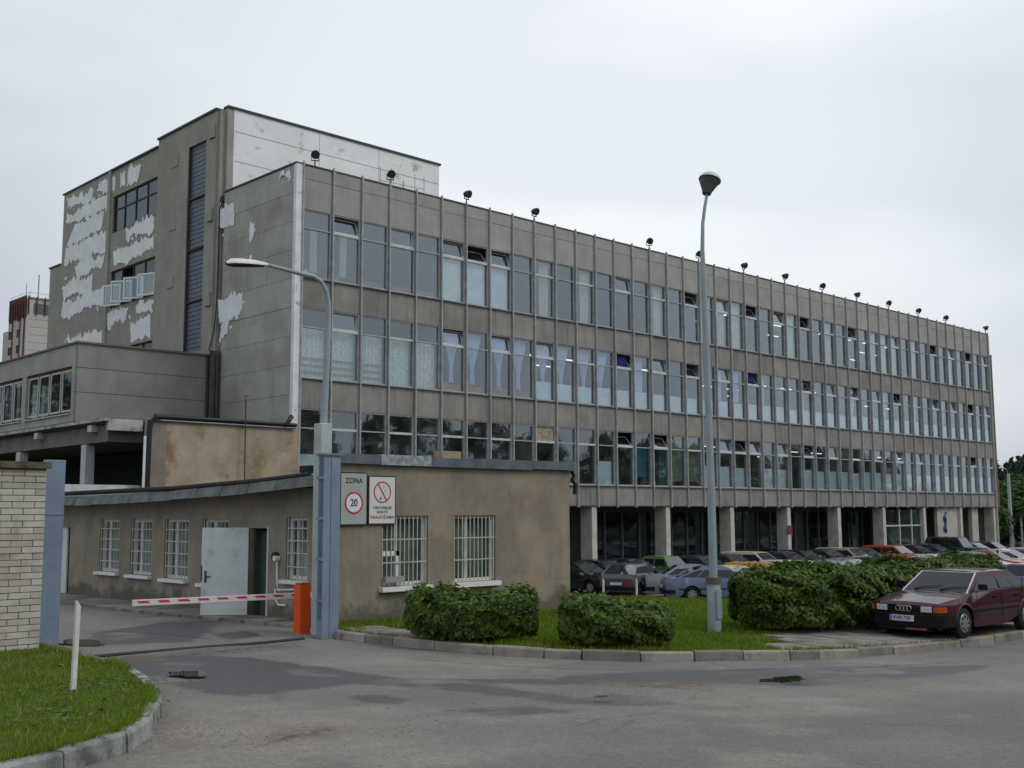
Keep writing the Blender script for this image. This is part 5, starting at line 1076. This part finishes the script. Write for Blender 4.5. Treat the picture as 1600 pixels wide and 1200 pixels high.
    for nm,s,v in (('front_bumper',1,0),('rear_bumper',-1,L)):
        xx=X(v); w_=yw(v)+.02; MB().prism([(xx-s*(.43 if v==0 else .36),-W-.014),(xx-s*.22,-W-.004),(xx-s*.05,-w_-.075),(xx+s*.06,-w_*.86),(xx+s*.09,0),(xx+s*.06,w_*.86),(xx-s*.05,w_+.075),(xx-s*.22,W+.004),(xx-s*(.43 if v==0 else .36),W+.014)],'z',.34 if not hero else .25,.485).build(nm,trim,parent=T,bevel=.012)
    zl=zp(.03)-.13; wf=yw(0)
    if not hero:
        MB().box(fx-.02,fx+.012,-wf+.28,wf-.28,zl-.05,zl+.07).build('grille',trim,parent=T)
        for f in (-1,1):
            MB().box(fx-.03,fx+.016,min(f*(wf-.26),f*(wf-.04)),max(f*(wf-.26),f*(wf-.04)),zl-.06,zl+.07).build('headlight',headl,parent=T,bevel=.01)
            MB().box(X(L)-.012,X(L)+.03,min(f*(wf-.32),f*(wf-.03)),max(f*(wf-.32),f*(wf-.03)),.58,.74).build('tail_light',tail,parent=T)
            MB().box(X(b0+.25)-.06,X(b0+.25)+.08,min(f*W,f*(W+.16)),max(f*W,f*(W+.16)),zb0+.02,zb0+.13).build('mirror',trim,parent=T,bevel=.02)
        MB().box(fx+.085,fx+.1,-.26,.26,.37,.48).build('front_plate',platem,parent=T); MB().box(X(L)-.10,X(L)-.085,-.26,.26,.55,.66).build('rear_plate',platem,parent=T)
        for f in (-1,1): MB().box(X(L-.5),X(.5),min(f*(W-.006),f*(W+.012)),max(f*(W-.006),f*(W+.012)),.50,.54).build('rub_strip',trim,parent=T) if typ not in('suv',) else None
    return T
# hero: dark red saloon in the foreground
wf_=pl(1497,998,'Z',.93+.155); wr_=pl(1583,985,'Z',.93+.155); 
dx=np.array(wf_[:2])-np.array(wr_[:2]); ang=math.atan2(dx[1],dx[0]); print('hero wheels',wf_,wr_,math.degrees(ang),np.hypot(*dx))
ang=math.radians(176.0); L,W_=4.38,.84
fwd=np.array((math.cos(ang),math.sin(ang))); left=np.array((-fwd[1],fwd[0]))
c=np.array(wf_[:2])-fwd*(L/2-.80)-left*(W_-.03); c=c+np.array((.10,-.10)); hz=float(G(c[0],c[1]))+.155
H=car('dark red four door saloon parked on the pavement in front of the hedge','car',c[0],c[1],ang,'hero',('maroon',(.036,.003,.008)),hero=True,z=hz)
X=lambda v:L/2-v; fx=L/2
MB().box(fx-.02,fx+.012,-.70,.70,.52,.655).build('grille',trim,parent=H)
for f in (-1,1):
    MB().box(fx-.05,fx+.022,min(f*.36,f*.60),max(f*.36,f*.60),.53,.645).build('headlight',headl,parent=H,bevel=.012)
    MB().prism([(fx-.18,f*.81),(fx-.10,f*.788),(fx+.022,f*.706),(fx+.026,f*.635),(fx-.18,f*.635)],'z',.535,.64).build('indicator',amber,parent=H)
    MB().box(-fx-.02,-fx+.04,min(f*.40,f*.72),max(f*.40,f*.72),.6,.76).build('tail_light',tail,parent=H)
    MB().box(-.03,.03,0,.19,0,.11).build('mirror',trim,parent=H,loc=(X(1.42),f*.80 if f>0 else -.99,.92),bevel=.02)
    MB().box(X(3.0),X(1.15),min(f*.836,f*.852),max(f*.836,f*.852),.50,.535).build('rub_strip',trim,parent=H)
    for v in (2.05,2.95): MB().box(-.09,.09,-.014,.014,0,.025).build('door_handle',trim,parent=H,loc=(X(v),f*.835,.75))
    for v in (1.28,2.28,3.15): MB().box(-.005,.005,-.004,.004,0,.5).build('door_seam',under,parent=H,loc=(X(v),f*.8385,.38 if v<3 else .68))
    MB().tube([(X(.80)+(.37)*math.cos(a),f*.838,.30+.37*math.sin(a)) for a in np.linspace(.15,math.pi-.15,12)],.014,6).build('arch_trim',pm2:=mat('arch_lip',(.10,.02,.03),.3,coat=.5),parent=H)
    MB().tube([(X(3.34)+(.37)*math.cos(a),f*.838,.30+.37*math.sin(a)) for a in np.linspace(.15,math.pi-.15,12)],.014,6).build('arch_trim',pm2,parent=H)
for i in range(4): MB().ring((0,0,0),.052,.0075,'x',20,6).build('badge_ring',chrome,parent=H,loc=(fx+.026,(-1.5+i)*.078,.588))
MB().box(0,.01,-.26,.26,0,.115).build('front_plate',platem,parent=H,loc=(fx+.095,.0,.35))
pt_=link('plate_lettering',text_mesh('VHR:729',.105,mat('plate_ink',(.02,.02,.03),.6),1.0,.001),H,(fx+.107,0,.407)); pt_.rotation_euler=(math.pi/2,0,math.pi/2)
MB().box(0,.012,-.25,-.215,.0,.115).build('plate_band',mat('plate_blue',(.05,.12,.4),.6),parent=H,loc=(fx+.096,0,.35))
for y0 in (.12,-.45):
    s=Vector((X(1.16),y0,.895)); MB().tube([s,s+Vector((-.06,.15,.045)),s+Vector((-.13,.55,.085))],[.014,.009,.006],5).build('wiper',trim,parent=H)
MB().prism([(fx-.05,-.6),(fx+.06,-.55),(fx+.06,.55),(fx-.05,.6)],'z',.17,.25).build('air_dam',trim,parent=H)
MB().box(fx+.055,fx+.065,.05,.5,.195,.225).build('dam_strip',mat('pinkish_strip',(.3,.06,.07),.5),parent=H)

MB_=None
colors=dict(black=(.012,.013,.015),darkblue=(.015,.025,.06),green=(.10,.22,.05),darkgreen=(.015,.05,.035),cream=(.55,.52,.40),white=(.60,.61,.62),grey=(.06,.065,.07),silver=(.22,.235,.26),bluegrey=(.11,.14,.22),orange=(.55,.26,.02),red=(.38,.02,.018),orangered=(.42,.07,.02),beige=(.38,.33,.25),purple=(.05,.045,.09),blue=(.06,.10,.22),darkgrey=(.05,.055,.06))
def C(n): return (n,colors[n])
HD=-math.pi/2    # nose towards -Y
rowA=[(898,'saloon','black','black saloon in the far row, half hidden by the gatehouse corner'),
(938,'hatch','black','black hatchback in the far row, beside the gatehouse corner'),
(988,'saloon','darkblue','dark blue saloon in the far row left of the green car'),
(1040,'classic','green','bright green boxy saloon in front of the building columns'),
(1090,'saloon','darkgrey','dark grey saloon in the far row right of the green car'),
(1138,'saloon','darkgreen','dark green saloon in the far row left of the cream estate'),
(1181,'estate','cream','cream estate car with tall side windows behind the yellow car'),
(1221,'saloon','purple','dark violet saloon in the far row just right of the cream estate'),
(1257,'hatch','black','black hatchback in the far row behind the white estate'),
(1290,'saloon','darkgreen','dark green saloon in the far row behind the silver saloons'),
(1321,'estate','beige','beige estate car in the far row behind the silver saloons'),
(1352,'saloon','darkgrey','dark grey saloon in the far row left of the orange red car'),
(1396,'estate','orangered','orange red estate car in the far row by a column'),
(1437,'saloon','black','black saloon in the far row right of the orange red car'),
(1463,'saloon','darkblue','dark blue saloon in the far row before the porch windows'),
(1492,'suv','darkgreen','dark green off-road car before the pale porch wall'),
(1519,'saloon','silver','silver saloon in the far row below the blue emblem'),
(1543,'hatch','darkgrey','dark grey hatchback last in the far row by the end column')]
for u,ty,co_,lb in rowA:
    q=pl(u,863,'Y',-3.1); car(lb,'car',q[0],-3.1+rng.normal(0,.15),HD+rng.normal(0,.03),ty,C(co_),'cars parked in front of the office building')
rowB=[(1150,'saloon','cream','cream saloon whose roof shows just right of the lamp post'),
(1198,'estate','orange','yellow orange estate car behind the long hedge'),
(1252,'estate','white','white estate car behind the hedge, right of the yellow car'),
(1298,'saloon','silver','silver saloon behind the hedge, next right of the white estate'),
(1337,'saloon','bluegrey','blue grey saloon with bright windscreen behind the middle of the hedge'),
(1376,'saloon','darkblue','dark blue saloon behind the hedge left of the red hatchback'),
(1416,'hatch','red','red hatchback behind the hedge below the orange red car'),
(1450,'saloon','white','white saloon mostly hidden behind the hedge, right of the red hatchback'),
(1480,'saloon','darkgreen','dark green saloon low behind the far end of the hedge'),
(1516,'saloon','silver','silver saloon over the roof of the dark red car'),
(1548,'saloon','red','red saloon over the roof of the dark red car, right of the silver one'),
(1577,'saloon','white','white saloon near the right edge beside the red saloon'),
(1606,'hatch','bluegrey','blue grey hatchback at the right edge behind the white saloon')]
for u,ty,co_,lb in rowB:
    q=pl(u,866,'Y',-11.2); car(lb,'car',q[0],-11.2+rng.normal(0,.15),HD+rng.normal(0,.03),ty,C(co_),'cars parked in the second row behind the hedge')
car('dark wine coloured off-road car with tall windows at the right edge','car',60,-8.5,math.radians(185),'suv',('wine',(.035,.015,.03)),None)
car('blue estate car seen from the side behind the dark red car','car',23.4,-19.6,math.radians(2),'estate',C('blue'),None)
car('dark grey hatchback parked with its tail to the lawn','car',13.1,-6.3,math.radians(22),'hatch',C('grey'),None)
car('silver saloon standing between the grey hatchback and the blue grey car','car',14.05,-9.1,math.radians(-46),'saloon',C('silver'),None)
car('blue grey fastback saloon nearest the lawn, behind the street lamp','car',13.2,-10.9,math.radians(-43),'fastback',C('bluegrey'),None)

# ------------------------------------------------------------------ far buildings, hill, trees
aw=mat('tower_block_panel',(.46,.43,.41),.9,.08,.2); ared=mat('tower_block_red',(.11,.04,.04),.9,.2,.4)
Dd=200.
def far(u,v,D): return CAM+ray(u,v)/np.dot(ray(u,v),cf)*D
cp=far(43,463,Dd); O=(cp[0],cp[1],0); ap=thing('apartment_tower','distant pale apartment tower with dark red pillars left of the office buildings','building',O)
ztop=cp[2]; x0,y0=cp[0],cp[1]
box('wall',aw,x0,x0+14,y0,y0+8.6,0,ztop-.3,ap,O); box('wall',aw,x0+.8,x0+12,y0+8.6,y0+13.5,0,ztop-4.9,ap,O)
fg=mat('far_glass',(.06,.085,.10),.3,spec=.6)
box('window_band',fg,x0+1.2,x0+14,y0-.12,y0-.0,ztop-2.9,ztop-1.1,ap,O)
box('roof_band',mat('tower_roof_grey',(.25,.23,.22),.9),x0+.1,x0+14.1,y0-.2,y0+.1,ztop-.3,ztop-.05,ap,O)
for k in range(7): box('red_pillar',ared,x0-.3,x0-.02,y0+.1+k*1.22,y0+.6+k*1.22,ztop-3.7,ztop+.2,ap,O)
box('red_recess',ared,x0-.06,x0,y0+.1,y0+8.5,ztop-3.2,ztop-.9,ap,O)
for k in range(5): box('red_pillar',ared,x0+.1+k*1.45,x0+.32+k*1.45,y0-.3,y0-.13,ztop-3.2,ztop+.1,ap,O)
for k,(a,c) in enumerate(((.6,1.1),(2.7,4.2),(6.2,8.2))):
    box('red_strip',ared,x0-.10,x0,y0+a,y0+c,0,ztop-3.7,ap,O)
    if k:
        for q in range(9): box('balcony_panel',aw,x0-.2,x0-.11,y0+a+.3,y0+c-.1,ztop-5.6-q*2.9,ztop-4.2-q*2.9,ap,O)
mb=MB()
for (u,h) in ((41,2.6),(60,4.2),(47,1.2)):
    p=far(u,460,Dd+3); mb.tube([(p[0]-O[0],p[1]-O[1],ztop-.5),(p[0]-O[0],p[1]-O[1],ztop+h+.3)],.07 if u!=60 else .13,5)
mb.tube([(.1,.1,ztop+.8),(13.8,.1,ztop+.8)],.035,4); mb.tube([(.1,.1,ztop+.8),(.1,8.5,ztop+.8)],.035,4)
for k in range(8): mb.tube([(.1+k*1.8,.1,ztop-.2),(.1+k*1.8,.1,ztop+.8)],.03,4)
mb.build('roof_masts',alum,parent=ap)
for k in range(12): box('panel_joint',mat('tower_joint',(.3,.28,.26),.9),x0+.4,x0+13.9,y0-.03,y0,ztop-4-k*1.4,ztop-3.93-k*1.4,ap,O)

firm=leafmat('fir_needles',(.022,.042,.034),(.045,.075,.05),.8,.1,.4); broad=leafmat('broad_leaf',(.02,.045,.012),(.06,.10,.022),.7,.25,.5); bark=mat('bark',(.06,.045,.035),.95)
# hill and far-off wood
hillc=far(1690,735,420)
def hz_(x,y): 
    d=np.hypot((x-hillc[0])/210,(y-hillc[1])/150); return 12*np.exp(-d*d*1.3)-.3
sheet('hill',np.linspace(hillc[0]-450,hillc[0]+450,40),np.linspace(hillc[1]-400,hillc[1]+400,40),hz_,mat('hill_ground',(.02,.035,.015),.95,.3,.05))
def conifer_pts(n,seed):
    r=np.random.default_rng(seed); V=[]
    for _ in range(n):
        a=r.random()*6.28; rr=abs(r.normal(0,1))*120; x=hillc[0]+math.cos(a)*rr*1.3-40; y=hillc[1]+math.sin(a)*rr; 
        V.append((x,y,float(hz_(x,y)),r.uniform(6,12),r.uniform(2.2,3.8)))
    return V
def wood(name,L,m,seed,per=110,size=1.0,broadleaf=False):
    r=np.random.default_rng(seed); P=[];Nr=[]
    for (x,y,z,h,w_) in L:
        t=r.random(per)**.8; a=r.random(per)*6.283
        if broadleaf: ph=r.random(per)*math.pi; rad=w_*np.sin(ph)*(.75+.3*r.random(per)); zz=z+h*.55+np.cos(ph)*h*.45
        else: rad=w_*(1-t)*(.6+.6*r.random(per)); zz=z+h*(.08+.92*t)
        P.append(np.stack([x+np.cos(a)*rad,y+np.sin(a)*rad,zz],1)); Nr.append(np.stack([np.cos(a),np.sin(a),0*a+.4],1))
    V=leaves(np.concatenate(P),np.concatenate(Nr),size,seed); return link(name,quadmesh(name,V,m),kind='stuff')
wood('wood',conifer_pts(420,4),firm,4,130,1.1)
def tree(name,label,x,y,h,w_,m,seed,n=2600,size=.38,tr=.25,group=None,cat='tree'):
    r=np.random.default_rng(seed); z=-.1; t=thing(name,label,cat,(x,y,z),0,group); nc=16; cs=[]
    for _ in range(nc):
        a=r.random()*6.28; q=r.random()**.5*w_*.68; cs.append((math.cos(a)*q,math.sin(a)*q,h*(.42+.42*r.random()*(1-q/w_*.4)),w_*r.uniform(.28,.45)))
    P=[];Nr=[]
    for cx,cy,cz,cr_ in cs:
        k=n//nc; d=r.normal(0,1,(k,3)); d/=np.linalg.norm(d,axis=1)[:,None]; P.append(np.array((cx,cy,cz))+d*cr_*(.6+.45*r.random((k,1)))); Nr.append(d)
    link('crown',quadmesh('crown',leaves(np.concatenate(P),np.concatenate(Nr),size,seed),m),t)
    b=MB().tube([(0,0,0),(.1,0,h*.3),(.0,.1,h*.7)],[tr,tr*.7,tr*.2],8)
    for cx,cy,cz,_ in cs[:7]: b.tube([(0.05,0,h*.28),(cx*.6,cy*.6,cz*.75),(cx,cy,cz)],[tr*.4,tr*.2,.03],5)
    b.build('trunk',bark,parent=t,smooth=60)
    return t
for i,(u,D,h,w_,lb) in enumerate([(1572,122,6.4,4.2,'dark leafy tree right behind the stair tower, left of the distant lamp'),(1596,118,6.6,4.6,'dark leafy tree at the right edge of the photo behind the distant lamp'),(1612,135,8.0,5,'tall leafy tree beyond the right edge tree'),(1584,150,8.6,5.2,'taller leafy tree behind the pair at the right edge'),(1566,160,8.2,5,'leafy tree seen just over the stair tower foot')]):
    p=far(u,800,D); tree('tree',lb,p[0],p[1],h,w_,broad,20+i,5200,.34)
shr=far(1590,858,112); tree('shrub','dark low shrubs under the trees at the right edge',shr[0],shr[1],4.6,6,broad,77,4200,.3,.1,cat='shrub')
# treeline across the road behind the camera: it is what the lowest window band mirrors
L_=[]
r=np.random.default_rng(31)
for i in range(46):
    x=-40+i*5.1+r.normal(0,1.5); y=-74+r.normal(0,3); L_.append((x,y,0,r.uniform(13.5,17.5),r.uniform(3.6,5)))
for i in range(16):
    L_.append((-26-i*5.2,76+r.normal(0,3)-i*1.5,0,r.uniform(13,19),r.uniform(3.5,5)))  # more unseen trees on the left, added for the annex panes to mirror
wood('treeline',L_,broad,8,1100,.6,True)
